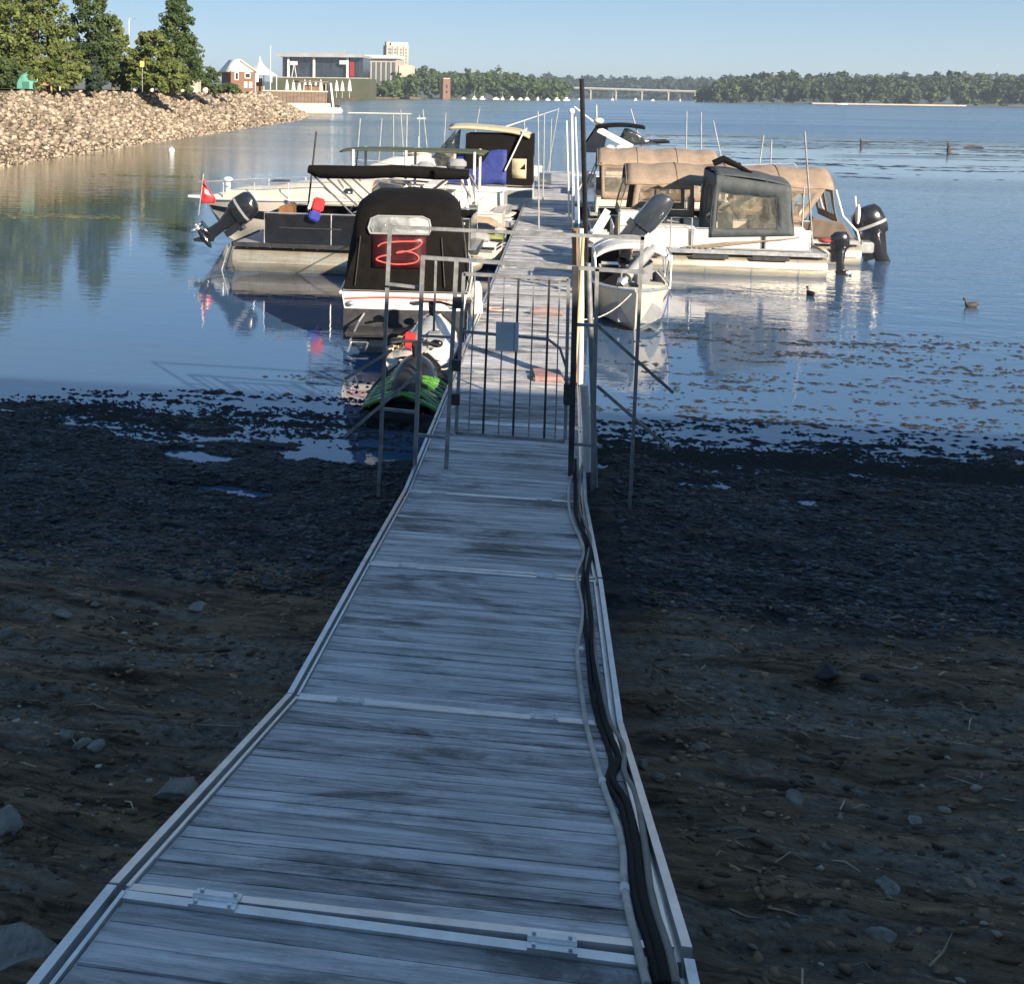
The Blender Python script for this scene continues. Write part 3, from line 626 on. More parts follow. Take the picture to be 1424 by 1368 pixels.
# cottage
c = P(338, 122, 205); zg = ztop + .1
t = thing('cottage', 'small red brown cottage with a white gable roof at the end of the bank', 'house', (c.x, c.y, 0), rz - .25)
w, dp, h0, h1 = 4.9, 7.0, P(338, 100, 205).z, P(338, 84, 205).z
MB().box((0, dp / 2, (h0 + 2) / 2), (w, dp, h0 - 2)).build('wall', m_brick, t)
mb = MB(); mb.prism([(-w / 2, h0), (w / 2, h0), (-w * .16, h1)], dp, lambda x, y, z: (x, z, y)); mb.build('gable', m_cream, t)
mb = MB()
for xe in (-w / 2 - .5, w / 2 + .5): mb.add([(xe, -.6, h0 - .1), (xe, dp + .6, h0 - .1), (-w * .16, dp + .6, h1 + .12), (-w * .16, -.6, h1 + .12)], [(0, 1, 2, 3)])
mb.build('roof', m_roofw, t, solid=.16)
for x, z, ww, hh in ((.9, h0 - .75, 1.2, 1.1), (-1.3, h0 - .9, .8, 1.5)):
    fr = MB().box((x, -.04, z), (ww, .1, hh)).build('window', m_steel_w, t); MB().box((x, -.1, z), (ww - .3, .04, hh - .3)).build('pane', m_dglass, fr)
for x in (.5, 1.5): MB().box((x, -.04, h0 - 2.55), (.65, .08, 1.2)).build('door', m_cream, t)
# white peaked tent
c = P(361, 122, 212)
t = thing('event_tent', 'white tent with one steep curved peak beside the cottage', 'tent', (c.x, c.y, 0), rz)
zt = P(361, 79, 212).z; ze = P(361, 105, 212).z; hw = 2.55
rings = []
for k in range(9):
    u = k / 8; r = hw * (1 - u) ** 1.9 + .06; rings.append([Vector((r * a, r * b, ze + (zt - ze) * u)) for a, b in ((-1, -1), (0, -1.0), (1, -1), (1.0, 0), (1, 1), (0, 1.0), (-1, 1), (-1.0, 0))])
MB().loft(rings, cap0=False).build('canopy', m_canvas_w, t)
for a in (-1, 1):
    for b in (-1, 1): MB().box((a * hw * .96, b * hw * .96, (ze + ztop) / 2), (.16, .16, ze - ztop)).build('leg', m_steel_w, t)
MB().box((0, hw, (ze + ztop) / 2 - .3), (hw * 1.7, .05, ze - ztop - .6)).build('back_wall', m_brick, t)
for a in (-1, .55): MB().box((a * hw * .8, -hw, ze - .7), (.5, .06, 1.4)).build('side_curtain', m_canvas_w, t)
# little shelter on the wall end
A2 = P(415, 116, 236); B2 = P(462, 116, 240)
t = thing('quay_shelter', 'open shelter with a thin flat brown roof on the end of the sea wall', 'shelter', (A2.x, A2.y, 0), rz)
L2 = (B2 - A2).length; zr = P(440, 114, 238).z
MB().box((L2 / 2, .8, zr), (L2, 2.6, .28)).build('roof', m_brownwall, t, bevel=.03)
for x in (.35, L2 * .45, L2 - .4): MB().box((x, .2, (zr + ztop) / 2), (.16, .16, zr - ztop)).build('post', m_conc, t)
MB().box((L2 * .6, 1.7, ztop + .8), (L2 * .5, .1, 1.4)).build('back_panel', m_brick, t)
# dolphin at the end of the quay
c = G(462, 156.5, 0); Yp = c.y
t = thing('mooring_dolphin', 'slanted black pile with a white stripe standing on a low white float', 'mooring post', (c.x, c.y, 0), rz)
s = Yp / 1500
mb = MB(); mb.loft([[Vector((x * k, y * k, z)) for x, y in ((-2.2, -.8), (2.3, -.8), (3.0, 0), (2.3, .8), (-2.2, .8), (-2.6, 0))] for z, k in ((-.2, .95), (.5, 1), (1.1, .8))]); mb.build('float', m_white, t)
mb = MB(); mb.bar((-.9, 0, 1.0), (-1.9, 0, P(452, 118, Yp).z), 1.0, .7); mb.build('pile', m_rub, t)
mb = MB(); mb.bar((.1, -.15, 1.0), (-.75, -.15, P(458, 116, Yp).z), .45, .5); mb.build('white_stripe', m_white, t)
mb = MB(); mb.ball((-2.0, -.5, .9), (.75, .7, 1.0)); mb.build('fender', m_rub, t)
mb = MB(); mb.ball((1.1, -.2, 1.3), (.8, .6, .5)); mb.build('bumper', m_rub, t)
A3 = G(484, 157, .1); B3 = G(572, 158.5, .1)
mb = MB(); mb.tube([A3, A3.lerp(B3, .5) + Vector((0, 1, 0)), B3], .10, 6); tag(mb.build('floating_boom', m_pvc), 'thin white boom floating in a line to the right of the low white float', 'boom')
# event hall
A4 = P(392, 110, 450); B4 = P(504, 110, 450); rz4, L4 = wall_frame(A4, B4)
zf = P(440, 108, 450).z; zr = P(440, 80, 450).z
t = thing('event_hall', 'wide dark glazed hall under a thin flat roof that overhangs to the left', 'hall', (A4.x, A4.y, 0), rz4)
MB().box((L4 / 2, 9, (zf + zr) / 2), (L4, 16, zr - zf)).build('glazed_wall', m_dglass, t)
k0 = 450 / 1500
mb = MB(); mb.prism([(-3.0, zr + 1.3), (-1, zr), (L4 + .5, zr), (L4 + .5, zr + 1.1), (L4 * .5, zr + 1.9)], 22, lambda x, y, z: (x, z - 3, y)); mb.build('roof', M('grey_roof', (.30, .31, .33), .5, scale=.2), t)
MB().box((L4 * .72, 2, zr + 2.0), (5, 3, 1.0)).build('roof_plant', m_grey, t)
MB().box((L4 / 2 + 1, -1.6, zf - .25), (L4 + 4, 4, .5)).build('terrace', m_conc, t)
for px in (392, 436, 483):
    x = (P(px, 100, 450) - A4).length; MB().box((x, -.6, (zf + zr) / 2), (.9, .8, zr - zf)).build('column', m_steel_w, t)
mb = MB()
for k in range(9): mb.box((L4 * (k + .5) / 9, .9, (zf + zr) / 2), (.18, .3, zr - zf))
mb.build('mullion', m_dsteel, t)
for px, py in ((407, 88), (476, 87)):
    p = P(px, py, 447) - A4; MB().box((p.x, -1.0, P(px, py, 447).z), (3.2, .4, 1.6)).build('screen', m_steel_w, t)
mb = MB(); x = (P(407, 100, 450) - A4).length
for s in (-1, 1): mb.bar((x, -1, zr - 2.5), (x + s * 1.0, -1, zf), .25)
mb.build('screen_frame', m_steel_w, t)
x = (P(489, 98, 450) - A4).length; MB().box((x, -.5, (zf + zr) / 2 - .6), (2.0, .3, zr - zf - 2.5)).build('red_banner', M('red_banner', (.25, .012, .02), .6), t)
MB().box((L4 / 2, 6, zf / 2), (L4 + 6, 22, zf - .6)).build('plinth', M('planted_bank', (.085, .08, .05), .9, scale=.25, var=.5, col2=(.05, .07, .03)), t)
for k, px in enumerate((399, 408, 416, 424, 431, 439, 446, 468, 476, 486)):
    p = P(px, 121, 400); top = P(px, 110.5 + (k % 3), 400).z
    t = thing('parasol', 'closed white parasol on the terrace below the dark hall', 'parasol', (p.x, p.y, ztop - 1), 0, 'parasols below the hall')
    mb = MB(); mb.tube([(0, 0, 1.6), (0, 0, top - ztop - .4), (0, 0, top - ztop + 1)], [.85, .5, .08], 8); mb.build('cloth', m_canvas_w, t)
    MB().tube([(0, 0, -1), (0, 0, 1.8)], .08, 6).build('pole', m_steel_w, t)
struct(sheet('quay_lawn', -330, -150, 335, 640, 6, 6, lambda X, Y: X * 0 + 3.2, m_lawn))
V = []; 
def shore_blob(name, pts, mat, z=1.0):
    mb = MB(); mb.prism(pts, 4.0 + z, lambda x, y, zz: (x, y, zz - 4)); return struct(mb.build(name, mat))
p1, p2, p3, p4 = G(470, 138, 0), G(527, 133.5, 0), P(520, 120, 900), P(330, 120, 900)
q = [tuple(P(px, 130, Y)[:2]) for px, Y in ((350, 250), (440, 300), (462, 420), (490, 700), (512, 930), (585, 960), (590, 1190), (300, 1190), (200, 500))]
shore_blob('point_land', q, M('shore_grass', (.10, .085, .045), .9, scale=.1, var=.3), 1.6)
# glass block and its frame
A5 = P(508, 110, 520); B5 = P(552, 110, 520); rz5, L5 = wall_frame(A5, B5)
t = thing('office_block', 'pale boxy block with tall grey bays beside the dark hall', 'building', (A5.x, A5.y, 0), rz5)
zt5 = P(530, 79, 520).z
MB().box((L5 / 2, 8, zt5 / 2), (L5, 16, zt5 - 1.5)).build('wall', m_conc_g, t)
for k in range(6): MB().box((L5 * (k + .75) / 6.4, -.1, zt5 * .52), (L5 / 11, .5, zt5 * .72)).build('window', M('grey_glazing', (.10, .11, .12), .3) if k == 0 else bpy.data.materials['grey_glazing'], t)
MB().box((L5 / 2, 7.5, zt5 - .2), (L5 + 1.5, 19, 1.6)).build('parapet', m_roofw, t, bevel=.1)
MB().box((.6, -.4, zt5 / 2), (1.2, 1, zt5 - 1.2)).build('corner_column', m_roofw, t)
mb = MB(); mb.box((L5 + 3.5, 9, zt5 / 2 - 1), (6, 12, zt5 - 6)); mb.build('annex', m_conc, t)
for k in range(3): MB().box((-1.2 - k * 2.6, 8 + k, zt5 * .46), (2.3, 10, zt5 * .80)).build('glass_bay', m_dglass if k % 2 else bpy.data.materials['grey_glazing'], t)
# tower
A6 = P(537, 100, 900); B6 = P(576, 100, 900); rz6, L6 = wall_frame(A6, B6)
zt6 = P(556, 63, 900).z
t = thing('tower_block', 'tall concrete apartment tower with a pale penthouse, highest building in the photo', 'tower', (A6.x, A6.y, 0), rz6 + .35)
w6, d6 = L6 * .80, 15
MB().box((w6 / 2, d6 / 2, zt6 / 2), (w6, d6, zt6)).build('wall', m_conc_g, t)
mb = MB(); mb.box((w6 / 2 + 2, d6 / 2, zt6 + 1.2), (w6 - 5, d6 - 2, 2.4)); mb.build('penthouse', m_roofw, t)
MB().box((2.6, d6 / 2, zt6 + 1.5), (4, 7, 3)).build('lift_house', m_conc_g, t)
for fl_ in range(14):
    for k in range(4):
        z = 6 + fl_ * (zt6 - 8) / 14
        f_ = MB().box((3 + k * (w6 - 6) / 3, -.08, z + 1), (2.6, .3, 1.5)).build('window', bpy.data.materials['grey_glazing'], t)
for k in range(3): MB().box((w6 * (.3 + .25 * k), -.5, zt6 / 2 + 2), (1.2, .9, zt6 - 6)).build('pilaster', m_conc, t)
mb = MB(); mb.box((w6 + 3.2, 8, 12), (5.5, 12, 26)); mb.build('side_wing', m_conc, t)
# the hall and the blocks stand well back on the point: real sizes
for nm, k in (('event_hall', 1.8), ('office_block', 1.9), ('tower_block', 1.25)):
    o = bpy.data.objects[nm]; o.scale = (k, k, k); o.location = (o.location.x * k, o.location.y * k, 4.5 * (1 - k))
def far_wood(name, label, px0, px1, ytop, Y, rows, R, per, mats, seed, base=1.0, leaf=2.3, depth=16):
    rng = np.random.default_rng(seed); Vs = []; Fs = []; Ts = []; n = 0
    for r in range(rows):
        Yr = Y + r * depth; step = R * 1.15
        xa, xb = P(px0, 130, Yr).x, P(px1, 130, Yr).x
        for x in np.arange(xa, xb, step):
            x = x + rng.normal() * R * .4; px = px0 + (px1 - px0) * (x - xa) / (xb - xa)
            ztop = P(px, ytop(px), Yr).z; fr = (r + 1) / rows
            H = base + (ztop - base) * (0.55 + .45 * fr) * (0.90 + .13 * rng.random())
            z0 = base if r == 0 else max(base, H - 22)
            k = 7; cz = z0 + (H - z0) * rng.random(k) ** .6
            prof = np.sqrt(np.clip(1 - ((cz - z0) / (H - z0 + .1) * 1.1 - .25) ** 2, .05, 1))
            a = rng.random(k) * 6.28; cc = np.stack([x + R * .55 * prof * np.cos(a), Yr + R * .55 * prof * np.sin(a) + rng.normal() * 4, cz], 1)
            rr = R * (.28 + .25 * rng.random(k)) * (.6 + .5 * prof)
            v, f, tt = leaf_cloud(cc, rr, per, leaf, rng); tt = np.clip(tt * .55 + .45 * rng.random(), 0, 1)
            Vs.append(v); Fs.append(f + n); n += len(v); Ts.append(tt)
    o = np_mesh(name, np.concatenate(Vs), np.concatenate(Fs), mats, np.concatenate(Ts)); tag(o, label, 'wood', kind='stuff'); return o
m_wood_l = leaf_mat('wood_left', (0.045, 0.072, 0.034), (0.13, 0.18, 0.08))
m_wood_r = leaf_mat('wood_right', (0.030, 0.048, 0.034), (0.13, 0.165, 0.085))
m_wood_f = leaf_mat('wood_far', (0.035, 0.055, 0.05), (0.07, 0.10, 0.085))
lerp = lambda pts: (lambda px: poly_at(pts, px))
far_wood('left_wood', 'green wood of round crowned trees on the far shore left of the bridge', 512, 785, lerp([(512, 114), (530, 106), (548, 99), (575, 95), (600, 93), (625, 98), (650, 97), (690, 96), (715, 100), (745, 107), (785, 112)]), 1180, 6, 10, 22, m_wood_l, 5, depth=12)
far_wood('right_wood', 'wide dark green wood on the far shore right of the bridge', 985, 1470, lerp([(985, 117), (1000, 109), (1035, 105), (1060, 101), (1090, 101), (1120, 104), (1200, 105), (1250, 105), (1300, 103), (1360, 104), (1470, 107)]), 1330, 7, 12, 22, m_wood_r, 6, leaf=2.8)
far_wood('distant_wood', 'pale distant wood seen behind the bridge', 730, 1010, lerp([(730, 108), (760, 104), (800, 106), (850, 108), (900, 108), (950, 109), (1010, 109)]), 2500, 5, 22, 16, m_wood_f, 7, leaf=4.5, depth=40)
far_wood('far_ridge', 'low wooded ridge behind the right wood', 930, 1470, lerp([(930, 110), (1030, 108), (1120, 106), (1250, 106), (1470, 107)]), 2300, 4, 24, 14, m_wood_f, 8, leaf=5.5, depth=50)
far_wood('shore_thicket', 'thicket around the foot of the concrete tower', 510, 580, lerp([(510, 118), (530, 112), (560, 100), (580, 100)]), 950, 4, 7, 18, m_wood_l, 9, leaf=1.8)
m_far = M('far_shore', (0.12, 0.11, 0.075), .9, scale=.02, var=.3)
shore_blob('far_shore', [tuple(P(px, 130, Y)[:2]) for px, Y in ((470, 1150), (560, 1150), (700, 1165), (790, 1180), (800, 1400), (720, 2400), (1020, 2420), (985, 1330), (1100, 1318), (1470, 1310), (2000, 1310), (2000, 5200), (-200, 5200), (-200, 1150))], m_far, .6)
struct(sheet('distant_hills', -3500, 5000, 2600, 5200, 60, 10, lambda X, Y: 1 + np.clip((Y - 2600) / 900, 0, 1) * (40 + 18 * fbm(X * .002, Y * .001, 3)), M('hill_cover', (.045, .065, .05), .9, scale=.01, var=.3)))
mb = MB(); pts = [P(px, 130, Y) for px, Y in ((1130, 1306), (1180, 1303), (1240, 1303), (1300, 1304), (1345, 1308))]
mb.prism([(p.x, p.y) for p in pts] + [(pts[-1].x, 1330), (pts[0].x, 1330)], 1.6, lambda x, y, z: (x, y, z - .2)); struct(mb.build('sand_beach', M('sand', (.52, .42, .34), .9, scale=.05)))
# brick tower on the far shore
c = P(619, 131, 1140); zt = P(619, 110, 1140).z
t = thing('brick_tower', 'slim red brick tower in front of the left wood', 'tower', (c.x, c.y, 0), .5)
mb = MB(); mb.loft([[Vector((a * h, b * h, z)) for a, b in ((-1, -1), (1, -1), (1, 1), (-1, 1))] for h, z in ((4.4, 0), (4.0, zt * .85), (3.6, zt))]); mb.build('shaft', m_brick, t); MB().box((0, 0, zt + .4), (7.8, 7.8, .9)).build('cornice', m_conc, t)
for z in (zt * .35, zt * .62): MB().box((0, -4.25, z), (1.6, .5, 3)).build('window', m_dglass, t)
# bridge
t = thing('river_bridge', 'long low white road bridge crossing between the far woods', 'bridge', (0, 0, 0))
A7, B7 = P(742, 121.5, 2050), P(992, 129, 1950)
mb = MB(); mb.bar(A7, B7, 14, 1.6); mb.build('deck', m_conc_g, t)
d7 = B7 - A7
for s in (-6.5, 6.5): mb = MB(); mb.bar(A7 + Vector((0, s, 1.9)), B7 + Vector((0, s, 1.9)), .5, 1.2); mb.build('parapet', m_steel_w, t)
for k in range(7):
    p = A7 + d7 * ((k + .35) / 7); mb = MB(); mb.box((p.x, p.y, p.z / 2 - .6), (2.6, 10, p.z - .8)); mb.box((p.x, p.y, p.z - 2.2), (5, 12, 1.6)); mb.build('pier', m_conc_g, t)
# marina boats far off
boat_px = (645, 660, 671, 690, 699, 712, 724, 733, 748, 762, 775, 788, 806, 852, 884, 908, 946)
for k, px in enumerate(boat_px):
    Yb = 1120 if px < 800 else 1500
    p = G(px, 100, 0) if False else P(px, 130, Yb); Lb = 4 + (k * 37 % 4)
    t = thing('moored_boat', 'tiny white boat moored along the far shore below the woods', 'boat', (p.x, p.y, 0), (k * 1.7) % .8, 'white boats along the far shore')
    mb = MB(); mb.loft([[Vector((x, y * w_, z)) for y, z in ((-1, 1.3), (-.7, -.2), (.7, -.2), (1, 1.3))] for x, w_ in ((-Lb / 2, 1.2), (0, 1.4), (Lb * .35, .9), (Lb / 2, .1))]); mb.build('hull', m_white, t)
    mb = MB(); mb.loft([[Vector((x * s, y * s, z)) for x, y in ((-Lb * .3, -.9), (Lb * .2, -.8), (Lb * .2, .8), (-Lb * .3, .9))] for s, z in ((1, 1.2), (.85, 2.4 + (k % 3) * .5))]); mb.build('cabin', m_white, t)
    if k % 3 == 1: MB().tube([(0, 0, 2), (0, 0, 9)], .12, 6).build('mast', m_steel_w, t)
p = P(1171, 143.5, 1250)
t = thing('speedboat', 'small white speedboat running in front of the right wood', 'boat', (p.x, p.y, 0), .1)
mb = MB(); mb.loft([[Vector((x, y * w_, z * (1 + x * .03))) for y, z in ((-1, 1.2), (-.7, -.2), (.7, -.2), (1, 1.2))] for x, w_ in ((-5.5, 1.3), (0, 1.5), (4, .9), (6.5, .1))]); mb.build('hull', m_white, t)
mb = MB(); mb.loft([[Vector((x * s, y * s, z)) for x, y in ((-2, -1), (2, -.9), (2, .9), (-2, 1))] for s, z in ((1, 1.2), (.7, 2.4))]); mb.build('windshield', m_dglass, t)
# buoy, driftwood, ducks
p = G(238.5, 212, 0)
t = thing('mooring_buoy', 'small white round buoy floating off the riprap bank', 'buoy', (p.x, p.y, 0))
MB().ball((0, 0, .12), .24).build('ball', m_white, t); MB().tube([(0, 0, .3), (0, 0, .5)], .04, 6).build('eye', m_galv, t)
def snag(px, py, h, label, seed):
    p = G(px, py, 0); r = np.random.default_rng(seed); mb = MB()
    mb.tube([(0, 0, -.3), (.1, 0, h * .5), (-.1, .05, h)], [.22, .16, .05], 7); mb.tube([(0, 0, .1), (.7, .2, .35), (1.3, .1, .15)], [.14, .10, .03], 6); mb.tube([(.05, 0, h * .4), (-.35, 0, h * .8)], [.08, .02], 5)
    o = mb.build('driftwood', m_snag); o.location = (p.x, p.y, 0); o.scale = (.75, .75, .75); tag(o, label, 'driftwood')
m_snag = M('wet_wood', (.05, .035, .028), .7, scale=4, var=.3, bump=.5)
snag(1197, 203, 1.0, 'dark forked snag standing in the weed bed, left of the taller upright one', 1)
snag(1318, 211, 1.25, 'dark upright snag farther right in the weed bed', 2)
p = G(1340, 206, 0); mb = MB(); mb.tube([(0, 0, .02), (.7, .2, .14), (1.5, .1, .1), (1.9, 0, .02)], [.06, .12, .1, .03], 7); o = mb.build('driftwood', m_snag); o.location = p; tag(o, 'dark log lying in the weed bed right of the upright snag', 'driftwood')
m_duck = M('duck_plumage', (.045, .032, .024), .7, scale=20, var=.4); m_bill = M('duck_bill', (.25, .17, .05), .5)
def duck(px, py, rz, label):
    p = G(px, py, 0); mb = MB()
    rings = []
    for x, w_, zb, zt_ in ((-.26, .015, .10, .13), (-.2, .06, .03, .15), (-.08, .095, -.04, .17), (.06, .10, -.05, .16), (.15, .07, -.02, .15), (.18, .045, .06, .2), (.19, .035, .12, .25)):
        rings.append([Vector((x, w_ * math.cos(a), (zb + zt_) / 2 + (zt_ - zb) / 2 * math.sin(a))) for a in [2 * math.pi * k / 10 for k in range(10)]])
    mb.loft(rings); mb.ball((.215, 0, .26), (.055, .042, .045)); o = mb.build('duck', m_duck); o.location = p; o.scale = (.68, .68, .68); o.rotation_euler = (0, 0, rz); tag(o, label, 'duck')
    MB().loft([[Vector((x, y * w_, .25 + z * h_)) for y, z in ((-1, 0), (0, 1), (1, 0), (0, -1))] for x, w_, h_ in ((.255, .02, .018), (.3, .018, .008), (.315, .01, .004))]).build('bill', m_bill, o)
duck(1127, 411, 1.9, 'small dark duck swimming in front of the white pontoon boat')
duck(1350, 427, 3.2, 'dark duck swimming alone on the open water at the right border')
# unseen block added behind the viewer to cast shade over the landing
t = thing('shade_block', 'large flat roofed block added unseen behind the viewer to cast shade', 'building', (22.5, -7, 0))
HB = 9.0
t.location.y = 14.6 - (HB + .4 - FZ) / math.tan(SUN_EL) * -math.cos(SUN_AZ) - 10.65
MB().box((0, 0, HB / 2), (36, 20.5, HB)).build('wall', M('shade_block_wall', (.30, .29, .26), .8, scale=1, var=.1), t)
MB().box((0, 0, HB + .2), (36.8, 21.3, .4)).build('roof', M('shade_block_roof', (.08, .08, .085), .8), t)
for k in range(6): f_ = MB().box((-10.5 + k * 4.2, 10.3, 6.2), (2, .2, 1.6)).build('window', m_steel_w, t); MB().box((-10.5 + k * 4.2, 10.42, 6.2), (1.7, .06, 1.3)).build('pane', m_dglass, f_)
MB().box((0, 10.3, 3.6), (1.2, .2, 2.2)).build('door', m_brick, t)
# ------------------------------------------------------------------ the dock: hinged ramp sections, then level floats
XL, XR = -1.55, 0.29
FZ = 0.48
PROF = [(0.65, 2.46), (3.1, 1.93), (5.585, 1.15), (7.985, 0.86), (10.55, FZ)]
FL = 2.44
XS = [(0.65, -1.39), (3.1, -1.40), (5.585, -1.46), (7.985, -1.49), (10.55, -1.55)]
def deck_z(y): return poly_at(PROF, y) if y < 10.55 else FZ
def on_deck(px, py, lift=0.0):
    d = ray(px, py); lo, hi = 1.2, 80.0
    for _ in range(50):
        Y = (lo + hi) / 2
        if (CAM + d * (Y / d.y)).z > deck_z(Y) + lift: lo = Y
        else: hi = Y
    return CAM + d * (lo / d.y)
ORD = ['first', 'second', 'third', 'fourth', 'fifth', 'sixth', 'seventh', 'eighth', 'ninth', 'tenth', 'eleventh', 'twelfth', 'thirteenth', 'fourteenth', 'fifteenth', 'sixteenth', 'seventeenth', 'eighteenth', 'nineteenth', 'twentieth']
def dock_section(L, slope, ramp, label, loc, seed, group, yaw=0.0):
    rng = random.Random(seed)
    t = thing('dock_section', label, 'dock', loc, 0, group); t.rotation_euler = (math.atan(slope), 0, yaw)
    W = XR - XL; wi = W - 0.146
    mb = MB(); n = int(round((L - .1) / .112)); bw = (L - .1) / n
    for k in range(n):
        mb.tone = min(1, max(0, rng.gauss(.5, .28))); w = bw - rng.uniform(.006, .014)
        mb.box((W / 2 + rng.uniform(-.004, .004), .05 + bw * (k + .5), -.016 + rng.uniform(-.003, .002)), (wi, w, .03), m=Matrix.Rotation(rng.gauss(0, .0015), 3, 'Z'))
    mb.build('plank_deck', m_plank, t, smooth=False)
    mb = MB(); mb.box((W / 2, L / 2, -.09), (wi - .1, L - .12, .06)); mb.build('underframe', m_dsteel, t)
    for s in (0, 1):                                    # aluminium side channels: broad outer flange, dark slot, thin inner lip
        x0 = .0 if s == 0 else W; d = 1 if s == 0 else -1
        mb = MB(); mb.box((x0 + d * .016, L / 2, -.06), (.032, L - .012, .16)); mb.box((x0 + d * .060, L / 2, .002), (.014, L - .03, .02)); mb.box((x0 + d * .045, L / 2, -.055), (.06, L - .04, .05))
        mb.build('side_rail', m_alu, t, smooth=False)
    for y in (.025, L - .025): MB().box((W / 2, y, -.008), (W - .12, .049, .03)).build('end_angle', m_alu, t, smooth=False)
    for x in (.36, W - .42):
        mb = MB()
        mb.box((x, L, .011), (.15, .096, .007))
        mb.tube([(x - .075, L, .014), (x + .075, L, .014)], .009, 8)
        for k in (-.055, .055): mb.box((x + k, L - .034, .019), (.012, .012, .006)); mb.box((x + k, L + .034, .019), (.012, .012, .006))
        mb.build('hinge_plate', m_alu, t, smooth=False)
    if not ramp:
        for y in (.5, L - .5): MB().box((W / 2, y, -.38), (W - .3, .8, .42)).build('float_drum', m_rub, t, bevel=.06)
    return t
labs = ['nearest ramp section, cut by the bottom of the photo', 'broad steep ramp section between the two lowest bright hinges', 'third ramp section counted from the viewer, narrowing towards the gate', 'gently sloping ramp section just in front of the gate']
for k in range(4):
    (y0, z0), (y1, z1) = PROF[k], PROF[k + 1]
    dock_section(math.hypot(y1 - y0, z1 - z0), (z1 - z0) / (y1 - y0), True, labs[k], (XS[k][1], y0, z0), k, 'hinged ramp sections', -math.atan((XS[k + 1][1] - XS[k][1]) / (y1 - y0)))
protos = [dock_section(FL - .012, 0, False, 'level float that carries the gate', (XL, 10.55, FZ), 50, 'level dock floats')]
NF = 19
for k in range(1, NF):
    if k < 4: protos.append(dock_section(FL - .012, 0, False, '%s dock float beyond the gate float' % ORD[k - 1], (XL, 10.55 + k * FL, FZ), 50 + k, 'level dock floats'))
    else:
        c = copy_tree(protos[k % 3 + 1]); c['label'] = '%s dock float beyond the gate float, among the moored boats' % ORD[k - 1]; c.location = (XL, 10.55 + k * FL, FZ)
YEND = 10.55 + NF * FL
# support posts of the ramp
for k, (y, zt) in enumerate(((3.1, 1.8), (5.585, 1.0), (7.985, .75))):
    for x, s in ((XL + .1, 'left'), (XR - .1, 'right')):
        zb = bed(x, y) - .2
        o = MB().box((x, y, (zb + zt) / 2), (.06, .06, zt - zb)).build('ramp_leg', m_galv); tag(o, 'square steel leg under the %s side of the %s ramp joint' % (s, ORD[k]), 'post')

# cables lying along the right edge of the ramp
def cable(name, label, pts, r, mat, lift=None):
    P3 = [on_deck(x, y, r) for x, y in pts]; P3 = [Vector((p.x, p.y, deck_z(p.y) + r + .004)) for p in P3]
    out = []
    for i in range(len(P3) - 1):                       # Catmull-Rom
        a, b, c, d = P3[max(0, i - 1)], P3[i], P3[i + 1], P3[min(len(P3) - 1, i + 2)]
        for k in range(8):
            t = k / 8; q = .5 * ((2 * b) + (c - a) * t + (2 * a - 5 * b + 4 * c - d) * t * t + (3 * b - a - 3 * c + d) * t ** 3)
            q.z = deck_z(q.y) + r + .006; out.append(q)
    out.append(P3[-1]); mb = MB(); mb.tube(out, r, 10); return tag(mb.build(name, mat), label, 'cable')
c1 = [(794, 556), (796, 600), (798, 650), (791, 680), (794, 720), (812, 765), (802, 800), (811, 850), (803, 905), (809, 965), (822, 1035), (838, 1090), (864, 1170), (869, 1240), (887, 1320), (900, 1372)]
cable('power_conduit', 'pale grey conduit snaking along the ramp, leftmost of the cables', c1, .014, m_cablel)
c2 = [(800, 640), (800, 690), (802, 720), (821, 764), (816, 800), (822, 860), (824, 910), (832, 965), (846, 1020), (860, 1055), (852, 1085), (872, 1120), (884, 1180), (894, 1250), (914, 1320), (926, 1372)]
cable('power_cable', 'thick black cable between the pale conduit and the grey cable', c2, .017, m_cablek)
c3 = [(812, 640), (806, 668), (808, 715), (821, 750), (815, 790), (822, 850), (826, 905), (836, 955), (848, 1005), (868, 1040), (868, 1075), (885, 1110), (897, 1180), (906, 1250), (928, 1320), (940, 1372)]
cable('power_cable', 'grey brown cable running on the right side of the thick black one', c3, .015, M('grey_brown_cable', (.19, .165, .14), .6, scale=5, var=.25))
c4 = [(806, 690), (814, 764), (810, 820), (817, 900), (823, 965), (838, 1020), (850, 1060), (845, 1090), (864, 1125), (876, 1180), (884, 1250), (903, 1320), (916, 1372)]
cable('power_cable', 'second black cable running between the pale conduit and the thick black one', c4, .014, m_cablek)

# ------------------------------------------------------------------ gate
GY = 11.3
t = thing('security_gate', 'grey steel gate frame with side wings across the ramp, gate leaf shut', 'gate', (0, GY, 0))
def gbar(mb, a, b, w): mb.bar(a, b, w)
def pole(mb, x0, z0, x1, z1, w, y=0.0): mb.bar((x0, y, z0), (x1, y, z1), w * .8)
mb = MB(); pole(mb, -1.96, .02, -1.87, 3.09, .05, .12); mb.build('outer_post', m_galv, t)
mb = MB(); pole(mb, .76, -.1, .80, 3.07, .045, .12); mb.build('outer_post', m_galv, t)
mb = MB(); pole(mb, -1.89, 3.07, .82, 3.04, .045, .12); mb.build('top_rail', m_galv, t)
mb = MB(); pole(mb, -1.55, .1, -1.49, 2.79, .055); mb.build('gate_post', m_galv, t)
mb = MB(); pole(mb, -1.20, FZ, -1.13, 2.74, .055); mb.build('gate_post', m_galv, t)
mb = MB(); pole(mb, .13, .5, .12, 2.74, .075); mb.build('latch_post', m_dsteel, t)
mb = MB(); pole(mb, .36, .35, .34, 2.72, .05); mb.build('gate_post', m_galv, t)
mb = MB(); pole(mb, -1.50, 2.77, .82, 2.70, .05); mb.build('header', m_galv, t)
